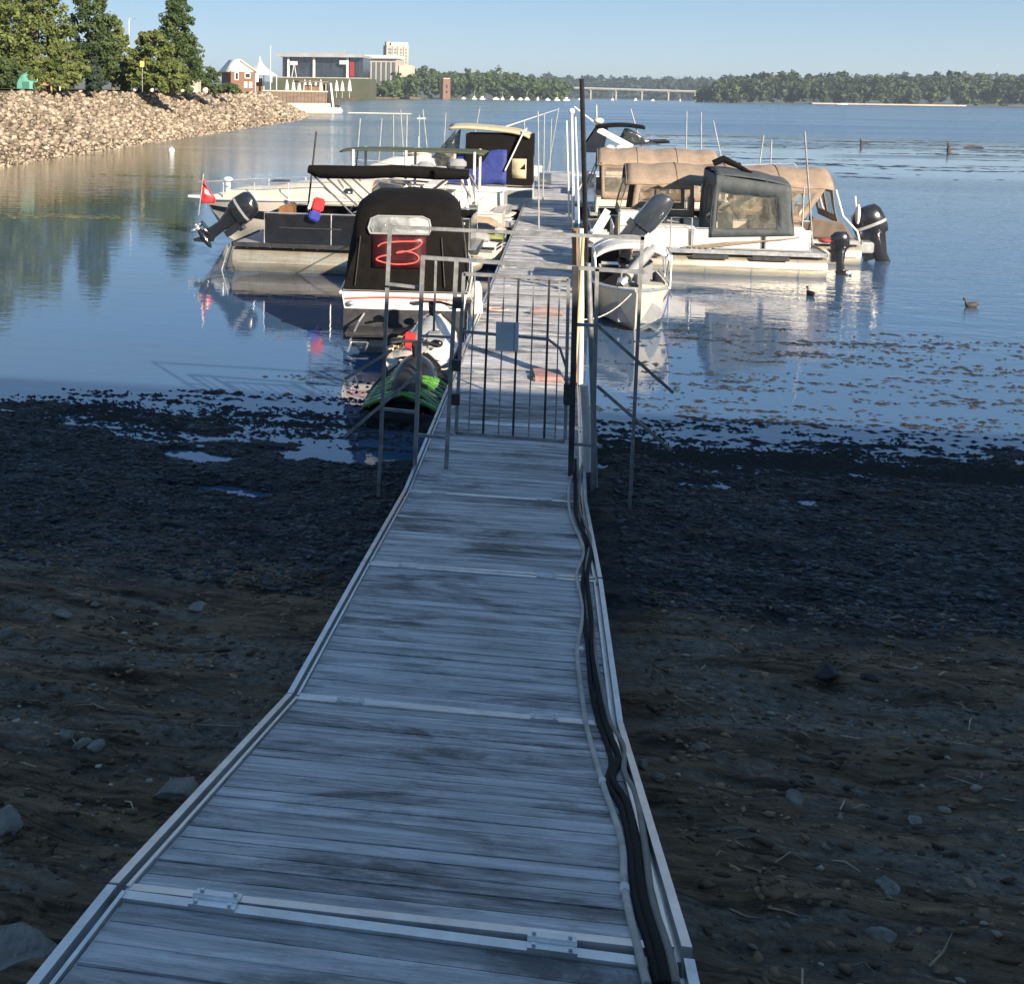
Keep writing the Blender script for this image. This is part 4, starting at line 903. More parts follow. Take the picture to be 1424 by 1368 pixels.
mb = MB(); pole(mb, -1.55, .83, -1.19, .82, .04); pole(mb, -1.53, 1.06, -1.96, 1.08, .04, .06); mb.build('wing_rail', m_galv, t)
mb = MB(); pole(mb, -1.53, 2.43, -1.9, 2.46, .04, .06); mb.build('wing_rail', m_galv, t)
mb = MB(); pole(mb, .12, .84, .45, .83, .035); mb.build('wing_rail', m_galv, t)
mb = MB(); pole(mb, .12, 2.12, .40, 2.12, .04); mb.build('wing_rail', m_galv, t)
mb = MB(); pole(mb, -1.36, 1.98, -1.35, 2.74, .03); mb.build('wing_bar', m_galv, t)
mb = MB(); pole(mb, -1.53, 1.92, -1.18, 1.92, .03); mb.build('wing_rail', m_galv, t)
for z0, z1, x1 in ((2.10, 1.41, 1.17), (1.47, .79, 1.17)): mb = MB(); mb.bar((.38, .02, z0), (x1, .15, z1), .034); mb.build('brace', m_galv, t)
for p0, p1 in (((581, 520), (478, 608)), ((545, 487), (480, 527))):
    a, b = P(*p0, GY), P(*p1, GY + .1); mb = MB(); mb.bar((a.x, 0, a.z), (b.x, .1, b.z), .034); mb.build('brace', m_galv, t)
leaf = MB(); pole(leaf, -1.10, .88, -1.05, 2.62, .045); pole(leaf, .06, .88, .05, 2.60, .045); pole(leaf, -1.05, 2.61, .05, 2.60, .045); pole(leaf, -1.10, .88, .06, .86, .045)
leaf.bar((-1.07, 0, 1.99), (-.15, 0, 1.95), .03); leaf.tube([(-.15, 0, 1.95), (-.02, 0, 1.86), (.05, 0, 1.66)], .016, 6)
lf = leaf.build('gate_leaf', m_galv, t)
for k, x in enumerate((-.93, -.78, -.62, -.47, -.31, -.15, -.04)):
    mb = MB(); pole(mb, x - .035 * (1 - k / 7), .88, x, 2.60, .030 if k % 2 == 1 else .018); mb.build('bar', m_dsteel if k % 2 else m_galv, lf)
for z in (1.25, 1.62, 2.3): MB().box((-1.11, -.01, z), (.09, .05, .12)).build('hinge', m_dsteel, lf)
MB().box((.09, -.03, 1.38), (.12, .09, .22)).build('lock_box', m_dsteel, t, bevel=.01)
o = MB().box((-.575, GY - .035, 1.965), (.24, .012, .31), rz=.04).build('sign_plate', m_sign); o.data.materials[0] = m_sign
tag(o, 'blank bluish grey sheet hung on the bars of the gate leaf', 'sign')
MB().box((-.50, GY - .043, 1.965), (.004, .004, .31)).build('fold', m_dsteel, o)

# ------------------------------------------------------------------ posts, stakes and pipes
def stake(name, label, top, bot, Yt, r, mat, Yb=None, cap=None, cat='pole', group=None, zb=None):
    a = P(*top, Yt); b = P(*bot, Yb or Yt)
    if zb is not None: b = b + (b - a) * ((b.z - zb) / (a.z - b.z))
    mb = MB(); n = 10
    mb.tube([Vector((0, 0, 0)), (a - b) * .5 + Vector((r * .3, 0, 0)), a - b], [r, r * .97, r * .94], n); o = mb.build(name, mat); o.location = b; tag(o, label, cat, group)
    if cap: mb = MB(); mb.ball(a - b, cap); mb.build('cap', mat, o)
    return o
stake('dock_pole', 'tall black pole rising above the horizon at the right edge of the dock', (809, 110), (814, 372), 22, .055, m_black, zb=-.6)
stake('mooring_post', 'brown timber post just beyond the gate at the right edge of the dock', (803, 318), (801, 470), 15.2, .085, m_wood, zb=-.6)
stake('water_pipe', 'white plastic pipe strapped to the brown timber post', (808, 318), (807, 520), 15.0, .04, m_pvc, zb=.5)
stake('dock_pipe', 'grey steel pipe beside the latch post of the gate', (818, 366), (826, 640), 12.2, .035, m_galv, zb=-.3)
stake('dock_pipe', 'slim white pipe leaning between the timber post and the gate', (811, 330), (800, 500), 13.2, .022, M('yellowed_pipe', (.55, .44, .25), .5), zb=.5)
stake('dock_pipe', 'thick white conduit standing from the ramp edge to the gate lock', (812, 535), (815, 632), 11.6, .05, m_pvc, zb=.45)
stake('stake', 'pale weathered stake in the cluster on the dock, with a round cap', (795, 155), (797, 315), 33, .045, m_pvc, cap=.10, zb=-.5)
stake('stake', 'thin pale stake left of the capped one', (788, 168), (791, 300), 34, .03, m_pvc, zb=-.5)
stake('stake', 'slightly leaning pale stake right of the capped one, by the black pole', (800, 163), (805, 318), 32, .032, m_pvc, zb=-.5)
gp = 'thin poles of the finger docks'
POL = [((440, 183), (431, 262), 27, 'dark thin pole at the rear of the black pontoon boat', 0), ((501, 165), (494, 245), 38, 'leaning thin pole in front of the green canopy, left end', 1),
       ((531, 165), (527, 215), 44, 'pale thin pole behind the green canopy, second from left', 1), ((547, 158), (547, 200), 50, 'pale thin pole where the boom line ends', 1),
       ((557, 153), (559, 185), 54, 'short pale pole right of the end of the boom line', 1), ((566, 160), (564, 240), 38, 'bright pole standing straight through the green canopy', 1),
       ((582, 190), (581, 225), 42, 'short bright pole right of the bright straight one', 1), ((588, 152), (592, 190), 56, 'thin pole of the pair carrying a crossbar, right one', 1), ((583, 160), (583, 190), 56, 'thin pole of the pair carrying a crossbar, left one', 1),
       ((620, 157), (618, 190), 58, 'thin pole left of the boat with the blue cover', 1), ((667, 150), (663, 172), 48, 'short rod leaning above the khaki hardtop', 1),
       ((748, 155), (749, 300), 33, 'tall pale pole at the left edge of the dock', 1), ((757, 158), (755, 262), 42, 'pale pole just right of the tall one at the left edge of the dock', 1), ((777, 150), (768, 200), 56, 'leaning thin pole at the far end of the dock', 1), ((767, 165), (765, 215), 55, 'faint thin pole left of the leaning one at the far end of the dock', 1),
       ((729, 168), (730, 200), 57, 'short thin pole left of the far end of the dock', 1),
       ((877, 152), (890, 197), 46, 'leaning white pole in front of the dark cruiser at the right', 1), ((955, 155), (954, 205), 50, 'left pole of the upright trio behind the tan canopies', 1), ((975, 156), (975, 208), 50, 'middle pole of the upright trio behind the tan canopies', 1),
       ((992, 168), (1001, 212), 50, 'right leaning pole of the trio behind the tan canopies', 1), ((1062, 188), (1055, 235), 42, 'pale pole tilted right, behind the ridge of the big tan canopy', 1), ((1073, 195), (1071, 235), 42, 'short pale pole next to the tilted one behind the tan canopy', 1),
       ((1119, 183), (1127, 300), 30, 'tall grey pole standing in front of the right part of the big tan canopy', 1)]
for tp, bt, Y, lab, c in POL: stake('dock_pole', lab, tp, bt, Y, .03 if Y > 34 else .026, (m_dsteel, m_pole)[c] if '1119' not in str(tp) else m_galv, group=gp, zb=-.5)
mb = MB(); mb.bar(P(580, 165, 56), P(592, 165, 56), .07); tag(mb.build('crossbar', m_pvc), 'short bar joining the pair of thin poles', 'bar')
# finger docks
def finger(y, x0, x1, label):
    t = thing('finger_dock', label, 'dock', ((x0 + x1) / 2, y, FZ), 0, 'finger docks'); L = abs(x1 - x0)
    mb = MB()
    for k in range(int(L / .15)): mb.tone = random.random(); mb.box((-L / 2 + .075 + k * .15, 0, -.02), (.142, .62, .03))
    mb.build('plank_deck', m_plank, t, smooth=False)
    for s in (-.35, .35): MB().box((0, s, -.06), (L, .06, .14)).build('side_rail', m_alu, t, smooth=False)
    for x in (-L / 2 + .6, L / 2 - .6): MB().box((x, 0, -.36), (.9, .55, .4)).build('float_drum', m_rub, t, bevel=.05)
finger(29.1, XL - 6.0, XL - .03, 'narrow finger dock left of the main dock behind the black pontoon boat')
finger(34.4, XL - 6.0, XL - .03, 'narrow finger dock left of the main dock in front of the green canopy boat')
finger(39.8, XL - 6.0, XL - .03, 'narrow finger dock left of the main dock in front of the blue covered cruiser')
finger(35.0, XR + .03, XR + 6.5, 'narrow finger dock right of the main dock between the two tan canopy boats')
finger(41.5, XR + .03, XR + 6.5, 'narrow finger dock right of the main dock in front of the dark cruiser')
def cross_dock():
    t = thing('end_dock', 'dock across the far end of the long dock', 'dock', (XL + .9, YEND + .7, FZ))
    mb = MB()
    for k in range(40): mb.tone = random.random(); mb.box((-3 + .075 + k * .15, 0, -.02), (.142, 1.2, .03))
    mb.build('plank_deck', m_plank, t, smooth=False)
    for s in (-.63, .63): MB().box((0, s, -.06), (6, .06, .14)).build('side_rail', m_alu, t)
    for x in (-2.2, 0, 2.2): MB().box((x, 0, -.36), (1.1, 1, .42)).build('float_drum', m_rub, t, bevel=.06)
cross_dock()
# things lying on the dock
p = on_deck(761, 525); o = MB().box((0, 0, .035), (.42, .5, .07), rz=.1).build('red_mat', M('faded_red', (.34, .20, .185), .7, scale=4, var=.3), bevel=.02); o.location = p; tag(o, 'faded red folded mat lying on the dock just beyond the gate', 'mat')
p = on_deck(760, 438); mb = MB(); mb.tube([(-.3, 0, .05), (0, .05, .06), (.3, -.02, .05)], [.05, .09, .05], 8); o = mb.build('rope_coil', M('rope_dull_red', (.26, .19, .18), .8)); o.location = p; tag(o, 'dull red coil of rope on the right side of the dock, farther than the mat', 'rope')
p = on_deck(690, 432); mb = MB(); mb.tube([(-.22, 0, .03), (-.1, .12, .03), (.1, .1, .035), (.22, -.05, .03), (.05, -.14, .03), (-.15, -.1, .03), (-.2, .03, .05)], .022, 7); o = mb.build('mooring_rope', M('rope_pink', (.36, .29, .26), .8)); o.location = p; tag(o, 'loop of pinkish mooring rope on the left side of the dock', 'rope')
for k, (px, py, lab) in enumerate(((792, 312, 'steel cleat on the dock edge under the capped stake'), (700, 372, 'steel cleat on the left dock edge beside the covered cruiser'))):
    p = on_deck(px, py); t = thing('dock_cleat', lab, 'cleat', p); mb = MB(); mb.tube([(0, -.16, .08), (0, -.08, .1), (0, .08, .1), (0, .16, .08)], [.012, .022, .022, .012], 8); mb.box((0, 0, .04), (.05, .12, .09)); mb.build('horn', m_alu, t)

for k, (px, py) in enumerate(((808, 905), (838, 1090), (869, 1240))):
    p = on_deck(px, py, .014); o = MB().tube([(0, -.02, 0), (0, .02, 0)], .0175, 10).build('cable_tie', m_pvc); o.location = (p.x, p.y, deck_z(p.y) + .02); par = bpy.data.objects['power_conduit']; o.parent = par
def mooring_line(label, a, b, sag=.12):
    a, b = Vector(a), Vector(b); pts = [a.lerp(b, t / 10) - Vector((0, 0, sag * 4 * (t / 10) * (1 - t / 10))) for t in range(11)]
    tag(MB().tube(pts, .012, 6).build('mooring_line', m_rope), label, 'rope')
m_rope = M('mooring_rope_white', (.45, .42, .36), .8, scale=20, var=.3)
mooring_line('mooring line from the canvas cruiser stern to the left dock edge', (-1.7, 19.0, 1.0), (XL + .05, 20.6, FZ))
mooring_line('mooring line from the bow of the small cream fishing boat to the dock', (1.35, 20.6, .9), (XR - .05, 19.6, FZ), .2)
mooring_line('mooring line from the lime green jet ski to the dock edge', (-1.75, 15.6, .45), (XL + .05, 16.4, FZ), .06)
mooring_line('mooring line from the nearest white pontoon boat to the right dock edge', (.95, 28.6, .75), (XR - .05, 27.6, FZ), .08)
# ------------------------------------------------------------------ boats
def lrp(a, b, t): return a + (b - a) * t
def outboard(parent, loc, rz, tilt, s, cm, stripe=None, name='outboard_motor'):
    pv = bpy.data.objects.new('tmp', None)
    mb = MB()
    def rg(cx, cy, z, a, b, n=12, sq=.75): return [Vector((cx + a * math.copysign(abs(math.cos(w)) ** sq, math.cos(w)), cy + b * math.copysign(abs(math.sin(w)) ** sq, math.sin(w)), z)) for w in [2 * math.pi * k / n for k in range(n)]]
    mb.loft([rg(-.30, 0, .22, .26, .15), rg(-.30, 0, .05, .20, .12), rg(-.28, 0, -.25, .13, .085), rg(-.28, 0, -.52, .14, .06), rg(-.28, 0, -.62, .20, .045)])
    mb.loft([rg(-.46, 0, -.555, .20, .11), rg(-.44, 0, -.575, .22, .12)])            # anti-ventilation plate
    mb.loft([[Vector((x, r * math.cos(w), -.74 + r * math.sin(w))) for w in [2 * math.pi * k / 10 for k in range(10)]] for x, r in ((.0, .01), (-.06, .05), (-.2, .075), (-.42, .07), (-.52, .05))])
    mb.loft([rg(-.28, 0, -.6, .17, .035), rg(-.3, 0, -.74, .17, .04)])
    mb.prism([(-.18, -.78), (-.36, -.78), (-.42, -.98), (-.36, -1.0)], .03, lambda x, y, z: (x, z - .015, y))
    mb.box((-.05, 0, -.02), (.16, .26, .42)); mb.box((.04, 0, .16), (.10, .30, .10))
    leg = mb.build(name, m_cowl if cm is m_white else cm, parent)
    c = MB(); c.loft([rg(-.30, 0, .20, .30, .185), rg(-.31, 0, .30, .33, .21), rg(-.32, 0, .52, .33, .215), rg(-.33, 0, .68, .30, .19), rg(-.36, 0, .78, .20, .13), rg(-.38, 0, .80, .08, .05)]); c.build('cowling', cm, leg)
    if stripe:
        q = MB(); q.loft([rg(-.315, 0, .40, .336, .219), rg(-.315, 0, .46, .336, .219)], cap0=False, cap1=False); q.build('stripe', stripe, leg)
    pr = MB(); pr.tube([(-.52, 0, -.74), (-.66, 0, -.74)], [.05, .035], 10)
    for k in range(3):
        w = 2 * math.pi * k / 3; e = Vector((0, math.cos(w), math.sin(w))); f = Vector((0, -math.sin(w), math.cos(w)))
        q0 = Vector((-.59, 0, -.74)); pr.add([q0 + e * .04 - f * .03 + Vector((.03, 0, 0)), q0 + e * .12 - f * .08 + Vector((.035, 0, 0)), q0 + e * .19, q0 + e * .13 + f * .08 - Vector((.035, 0, 0)), q0 + e * .04 + f * .03 - Vector((.03, 0, 0))], [(0, 1, 2, 3, 4)])
    pr.build('propeller', m_alu, leg, solid=.012)
    leg.location = loc; leg.rotation_mode = 'XYZ'; leg.rotation_euler = (0, tilt, rz); leg.scale = (s, s, s); return leg
class Hull:
    """powerboat hull in boat space: stern at x=0, bow at x=L, waterline z=0"""
    def __init__(h, L, B, s0, s1, draft=.3, full=2.2, chine=.84, flare=1.0, umax=.4): h.__dict__.update(locals())
    def half(h, u): return h.B / 2 * (1 - max(0, (u - h.umax) / (1 - h.umax)) ** h.full * .985) * (1 - .05 * max(0, .25 - u) / .25)
    def sheer(h, u): return h.s0 + (h.s1 - h.s0) * u ** 1.7
    def pt(h, u, k):
        b, s = h.half(u), h.sheer(u); e = max(0, (u - .5) / .5)
        cz = .06 + .45 * s * e ** 2.2; cb = b * lrp(h.chine, .55, e ** 1.5); kz = -h.draft + (h.draft + .10) * max(0, (u - .7) / .3) ** 2
        rake = h.L * .10
        tab = {0: (b, s, 0), 1: (lrp(b, cb, .5) , lrp(s, cz, .55), .35), 2: (cb, cz, .7), 3: (cb * .5, lrp(cz, kz, .55), .85), 4: (0, kz, 1)}
        y, z, r = tab[k]; x = h.L * u - rake * r * e ** 1.6
        return Vector((x, y, z))
    def ring(h, u): return [h.pt(u, k) for k in (0, 1, 2, 3)] + [h.pt(u, 4)] + [Vector((p.x, -p.y, p.z)) for p in (h.pt(u, k) for k in (3, 2, 1, 0))]
    def mesh(h, n=22):
        mb = MB(); mb.loft([h.ring(i / n) for i in range(n + 1)], closed=False, cap0=True, cap1=True); return mb
    def line(h, u0, u1, inset=0, dz=0, n=16, side=1):
        o = []
        for i in range(n + 1):
            u = lrp(u0, u1, i / n); p = h.pt(u, 0); o.append(Vector((p.x, side * max(0, p.y - inset), p.z + dz)))
        return o
    def stripe(h, u0, u1, k0, k1, t0, t1, side, off=.006, n=18):
        mb = MB()
        def fn(a, b):
            u = lrp(u0, u1, a); p, q = h.pt(u, k0), h.pt(u, k1); w = p.lerp(q, lrp(t0, t1, b)); return Vector((w.x, side * (w.y + off), w.z))
        mb.grid(fn, n, 1); return mb
    def deck(h, u0, u1, crown, dz=0.0, inset=.02, n=14, m=8):
        mb = MB()
        def fn(a, b):
            u = lrp(u0, u1, a); p = h.pt(u, 0); y = max(0.0, p.y - inset) * (2 * b - 1); f = 1 - (2 * b - 1) ** 2
            return Vector((p.x, y, p.z + dz + crown * f * min(1, (1.02 - u) * 5)))
        mb.grid(fn, n, m); return mb
    def cockpit(h, u0, u1, w, floor):
        """side decks, inner walls and floor"""
        d = MB(); li = MB()
        for s in (1, -1):
            d.loft([[h.line(u0, u1, .02, 0, 12, s)[i], h.line(u0, u1, w, .03, 12, s)[i]] for i in range(13)], closed=False, cap0=False, cap1=False)
            a = h.line(u0, u1, w, .03, 12, s); li.loft([[p, Vector((p.x, p.y * .94, floor))] for p in a], closed=False, cap0=False, cap1=False)
        a = h.line(u0, u1, w, 0, 12, 1); li.loft([[Vector((p.x, p.y * .94, floor)), Vector((p.x, -p.y * .94, floor))] for p in a], closed=False, cap0=False, cap1=False)
        for u in (u0, u1):
            p = h.pt(u, 0); y = p.y - w; li.add([(p.x, y, p.z + .03), (p.x, -y, p.z + .03), (p.x, -y * .94, floor), (p.x, y * .94, floor)], [(0, 1, 2, 3)])
        return d, li
def powerboat(t, h, hull, deckm, uc, ut=.02, floor=.25, crown=.12, rub=None, liner=None):
    h.mesh().build('hull', hull, t)
    h.deck(uc, 1, crown).build('foredeck', deckm, t)
    d, li = h.cockpit(ut + .03, uc, .24, floor); d.build('side_deck', deckm, t); li.build('cockpit_liner', liner or m_cream, t)
    mb = MB(); mb.grid(lambda a, b: Vector((lrp(0, h.L * (ut + .03), a), lrp(-1, 1, b) * (h.pt(0, 0).y - .02), h.s0 + .02)), 2, 4); mb.build('transom_cap', deckm, t)
    for s in (1, -1): MB().tube(h.line(0, 1, -.015, -.02, 24, s), .028, 8).build('rub_rail', rub or m_rub, t)
def windscreen(t, h, u, width, height, rake, mat=None):
    x = h.L * u; z = h.sheer(u) + .08; mb = MB(); pts = []
    def fn(a, b):
        w = (a - .5) * 2; y = width / 2 * w; xx = x - .9 * abs(w) ** 2.5; return Vector((xx - rake * b, y * (1 - .08 * b), z + height * b * (1 - .15 * abs(w) ** 3)))
    mb.grid(fn, 14, 4); g = mb.build('windscreen', mat or m_glass, t, solid=.012)
    MB().tube([fn(i / 14, 1) for i in range(15)], .016, 6).build('frame', m_alu, g)
    MB().tube([fn(i / 14, 0) for i in range(15)], .016, 6).build('frame', m_alu, g)
    for k in (.25, .5, .75): MB().tube([fn(k, 0), fn(k, 1)], .014, 6).build('frame', m_alu, g)
def seat(t, c, d, mat, back=True, rz=0):
    c = Vector(c); mb = MB(); mb.box(c + Vector((0, 0, d[2] / 2)), d, rz); s = mb.build('bench_seat', mat, t, bevel=.04)
    if back: MB().box(c + Vector((-d[0] / 2 + .08, 0, d[2] + .22)), (.15, d[1], .5), rz).build('backrest', mat, s, bevel=.04)
    return s
def tube_frame(parent, name, pts, r=.016, mat=None): MB().tube(pts, r, 7).build(name, mat or m_alu, parent)
# soft top: crowned, slightly sagging cloth over hoops; side walls with clear windows
def soft_top(t, x0, x1, w, z, mat, crown=.16, hoops=3, sag=.05, drop=.10, name='canopy', taper=.0):
    def fn(a, b):
        x = lrp(x0, x1, a); v = 2 * b - 1; e = abs(v) ** 3
        s = sag * (1 - abs(math.cos(a * math.pi * hoops)) ** .7) if hoops else 0
        ed = .06 * (abs(2 * a - 1) ** 8)
        return Vector((x, w / 2 * v * (1 - .02 * e), z + crown * (1 - v * v) - s * (1 - .3 * abs(v)) - drop * e - ed - taper * a))
    mb = MB(); mb.grid(fn, 30, 16); c = mb.build(name, mat, t, solid=.02)
    sk = MB()
    for b in (0, 1): sk.grid(lambda a, q: fn(a, b) + Vector((0, (-.012 if b == 0 else .012), -.05 * q + .01)), 30, 1)
    for a in (0, 1): sk.grid(lambda b, q: fn(a, b) + Vector(((-.012 if a == 0 else .012), 0, -.05 * q + .01)), 16, 1)
    sk.build('valance', mat, c, solid=.015)
    for k in range(1, max(1, hoops)): tube_frame(c, 'seam', [fn(k / hoops, b / 14) + Vector((0, 0, .012)) for b in range(15)], .014, m_seam if mat is m_canvas_t else mat)
    for k in range(hoops + 1): tube_frame(c, 'hoop', [fn(min(.985, max(.015, k / max(1, hoops))), b / 12) + Vector((0, 0, -.03)) for b in range(13)])
    return c, fn
def side_panel(c, A, Bp, Cp, Dp, mat, win=None, name='side_curtain', bow=.03, n=10, wmat=None):
    """cloth quad A(bottom start) B(bottom end) C(top end) D(top start) with rectangular clear windows in (u,v) space"""
    A, Bp, Cp, Dp = map(Vector, (A, Bp, Cp, Dp)); nrm = (Bp - A).cross(Dp - A).normalized()
    def fn(u, v): return A.lerp(Bp, u).lerp(Dp.lerp(Cp, u), v) + nrm * (bow * math.sin(math.pi * v) * .5 + .012 * math.sin(u * 19 + v * 5) * math.sin(math.pi * v))
    win = win or []
    us = sorted({0, 1, *[w[0] for w in win], *[w[1] for w in win]}); vs = sorted({0, 1, *[w[2] for w in win], *[w[3] for w in win]})
    cl = MB(); 
    for i in range(len(us) - 1):
        for j in range(len(vs) - 1):
            u, v = (us[i] + us[i + 1]) / 2, (vs[j] + vs[j + 1]) / 2
            if not any(w[0] < u < w[1] and w[2] < v < w[3] for w in win): cl.grid(fn, max(2, int(16 * (us[i + 1] - us[i]))), max(2, int(8 * (vs[j + 1] - vs[j]))), us[i], us[i + 1], vs[j], vs[j + 1])
    o = cl.build(name, mat, c, solid=.014, weld=.002)
    for w in win:
        mb = MB(); mb.grid(lambda a, b: fn(lrp(w[0], w[1], a), lrp(w[2], w[3], b)), 10, 6); mb.build('clear_window', wmat or m_clear, o)
        tube_frame(o, 'window_binding', [fn(w[0], w[2]), fn(w[1], w[2]), fn(w[1], w[3]), fn(w[0], w[3]), fn(w[0], w[2])], .014, mat)
    return o
def pontoon(t, L, W, panel, tubem=None, tr=.31, tubez=.20, panel_h=.55, deckz=None, rails=True, gates=None, skirt=None, bowcap=True):
    tubem = tubem or m_tube; dz = deckz or tubez + tr + .10
    for s in (-1, 1):
        mb = MB(); n = 16
        prof = [(0, .90), (.06, 1), (L * .82, 1), (L * .88, .93), (L * .93, .76), (L * .975, .42), (L * .99, .08)]
        mb.loft([[Vector((x, s * (W / 2 - tr) + tr * r * math.cos(w), tubez + tr * r * math.sin(w) + (1 - r) * tr * .75)) for w in [2 * math.pi * k / n for k in range(n)]] for x, r in prof])
        mb.box((L * .42, s * (W / 2 - tr), tubez), (L * .8, tr * 2.06, .035))
        p = mb.build('pontoon_tube', tubem, t)
        for k in range(4):
            sm = MB(); sm.loft([[Vector((L * (.12 + .2 * k) + dx, s * (W / 2 - tr) + tr * 1.012 * math.cos(w), tubez + tr * 1.012 * math.sin(w))) for w in [2 * math.pi * q / n for q in range(n)]] for dx in (0, .03)], cap0=False, cap1=False); sm.build('weld_seam', m_alu, p)
    mb = MB(); mb.box((L * .485, 0, dz), (L * .95, W, .07)); mb.build('deck', m_grey, t, bevel=.01)
    mb = MB()
    for s in (-1, 1): mb.box((L * .485, s * (W / 2 + .012), dz), (L * .955, .03, .11))
    mb.box((L * .962, 0, dz), (.03, W, .11)); mb.box((.008, 0, dz), (.03, W, .11)); mb.build('deck_trim', skirt or m_alu, t)
    cm_ = MB()
    for k in range(10): cm_.box((L * (.05 + .095 * k), 0, dz - .08), (.05, W - .5, .09))
    cm_.build('cross_member', m_alu, t)
    zb = dz + .06
    x0, x1 = L * .13, L * .93
    segs = gates or [(x0, x1)]
    for s in (-1, 1):
        for a, b in segs:
            f = MB().box(((a + b) / 2, s * (W / 2 - .05), zb + panel_h / 2), (b - a - .04, .03, panel_h)).build('side_fence', panel, t, bevel=.006)
            r = MB(); z1 = zb + panel_h + .03
            r.tube([(a, s * (W / 2 - .05), zb - .03), (a, s * (W / 2 - .05), z1), (b, s * (W / 2 - .05), z1), (b, s * (W / 2 - .05), zb - .03)], .018, 8)
            n_ = max(1, int((b - a) / 1.3))
            for q in range(1, n_): r.tube([(lrp(a, b, q / n_), s * (W / 2 - .028), zb), (lrp(a, b, q / n_), s * (W / 2 - .028), z1)], .014, 6)
            r.build('fence_rail', m_alu, f)
    f = MB().box((x1, 0, zb + panel_h / 2), (.03, W - .5, panel_h)).build('bow_gate', panel, t, bevel=.006)
    f = MB().box((x0, 0, zb + panel_h / 2), (.03, W - 1.0, panel_h)).build('stern_gate', panel, t, bevel=.006)
    mb = MB(); mb.box((.15, 0, dz - .25), (.5, .7, .42)); mb.build('motor_pod', m_alu, t, bevel=.03)
    return dz
def console(t, c, rz=0, mat=None):
    c = Vector(c); o = MB().box(c + Vector((0, 0, .42)), (.5, .75, .84), rz).build('helm_console', mat or m_vinyl_w, t, bevel=.06)
    mb = MB(); q = c + Vector((-.33, 0, .82)); n = 16; mb.tube([q + Vector((.10 * math.sin(2 * math.pi * k / n), .19 * math.cos(2 * math.pi * k / n), .16 * math.sin(2 * math.pi * k / n))) for k in range(n + 1)], .014, 6, cap=False); mb.tube([q, q + Vector((.12, 0, -.05))], .02, 6); mb.build('steering_wheel', m_rub, o)
    mb = MB(); mb.grid(lambda a, b: c + Vector((.22 - .15 * b, (a - .5) * .7, .84 + .3 * b)), 4, 2); mb.build('windshield', m_glass, o, solid=.01)

# 1 ---- cruiser with the black canvas, stern to the viewer
t = thing('cruiser', 'white cruiser with black camper canvas and red script on its back, behind the jet skis', 'boat', (-2.80, 18.75, 0), rad(95.0))
h = Hull(6.9, 2.36, .98, 1.32, .35, 2.3); powerboat(t, h, m_white, m_white, .56, floor=.3, rub=m_white)
tube_frame(t, 'red_stripe', [Vector((-.022, y, .90 - .05 * (abs(y) / 1.1) ** 2)) for y in [-1.05 + .15 * k for k in range(15)]], .016, m_redline)
for s in (1, -1): h.stripe(.0, .96, 0, 1, .35, .55, s).build('hull_stripe', m_black, t); h.stripe(.0, .9, 1, 2, .5, .98, s).build('lower_stripe', m_dsteel, t)
mb = MB(); mb.loft([[Vector((-.02 - .02 * (1 - abs(y) / 1.2), y, z)) for y in [-1.08 + .216 * k for k in range(11)]] for z in (.12, .68)], closed=False, cap0=False, cap1=False); mb.build('transom_panel', m_dsteel, t)
MB().box((-.34, 0, .34), (.62, 2.0, .07)).build('swim_platform', m_dsteel, t, bevel=.03)
mb = MB(); mb.box((-.25, .15, -.05), (.4, .3, .6)); mb.loft([[Vector((-.35 + x, .15 + r * math.cos(w), -.28 + r * math.sin(w))) for w in [2 * math.pi * k / 8 for k in range(8)]] for x, r in ((.2, .03), (0, .08), (-.3, .06))]); mb.build('stern_drive', m_black, t, bevel=.02)
mb = MB(); mb.tube([(-.05, .85, .25), (-.5, .9, .2), (-.55, .75, .55), (-.08, .7, .6)], .02, 7); mb.tube([(-.1, .6, .2), (-.62, .62, .05)], .018, 7); mb.tube([(-.1, .9, .2), (-.62, .92, .05)], .018, 7); mb.box((-.3, .76, .15), (.07, .3, .02)); mb.build('boarding_ladder', m_alu, t)
for y in (-.9, .95): MB().ball((-.05, y, .78), (.05, .07, .05)).build('stern_light', m_alu, t)
def hb(x):                                                   # canvas half-section rings
    u = x / 2.9; return u
rings = []
for x, wb, zb, wt, zt in ((.04, 1.08, 1.02, .78, 2.02), (.22, 1.1, 1.03, .84, 2.50), (.42, 1.11, 1.04, .87, 2.63), (1.0, 1.12, 1.06, .90, 2.72), (1.9, 1.12, 1.10, .88, 2.70), (2.7, 1.10, 1.12, .80, 2.52), (3.35, 1.02, 1.16, .62, 1.95), (3.9, .9, 1.22, .5, 1.45)):
    rg = []
    for k in range(5): rg.append(Vector((x, lrp(wb, wt, k / 4 * .92) + .03 * math.sin(k * .78), lrp(zb, zt, k / 4 * .86))))
    for k in range(1, 8): a = -1 + 2 * k / 8; rg.append(Vector((x, -wt * .95 * a, zt - .14 * abs(a) ** 3.5 + .015 * math.sin(k * 2 + x * 3))))
    rg += [Vector((p.x, -p.y, p.z)) for p in rg[:5][::-1]]
    rings.append(rg)
rings = [smooth_path(r, 3) for r in rings]
mb = MB(); mb.loft(rings, closed=False, cap0=True, cap1=True); cv = mb.build('camper_canvas', m_canvas_k, t)
def backpt(y, z): return Vector((.015 + (z - 1.1) * .02 + max(0, z - 2.02) * .36, y, z))
mb = MB(); ww = [(-.62, 2.03), (-.66, 2.12), (-.62, 2.28), (-.5, 2.33), (.3, 2.33), (.42, 2.28), (.46, 2.12), (.42, 2.03)]
ww = [(-y, z) for y, z in ww]
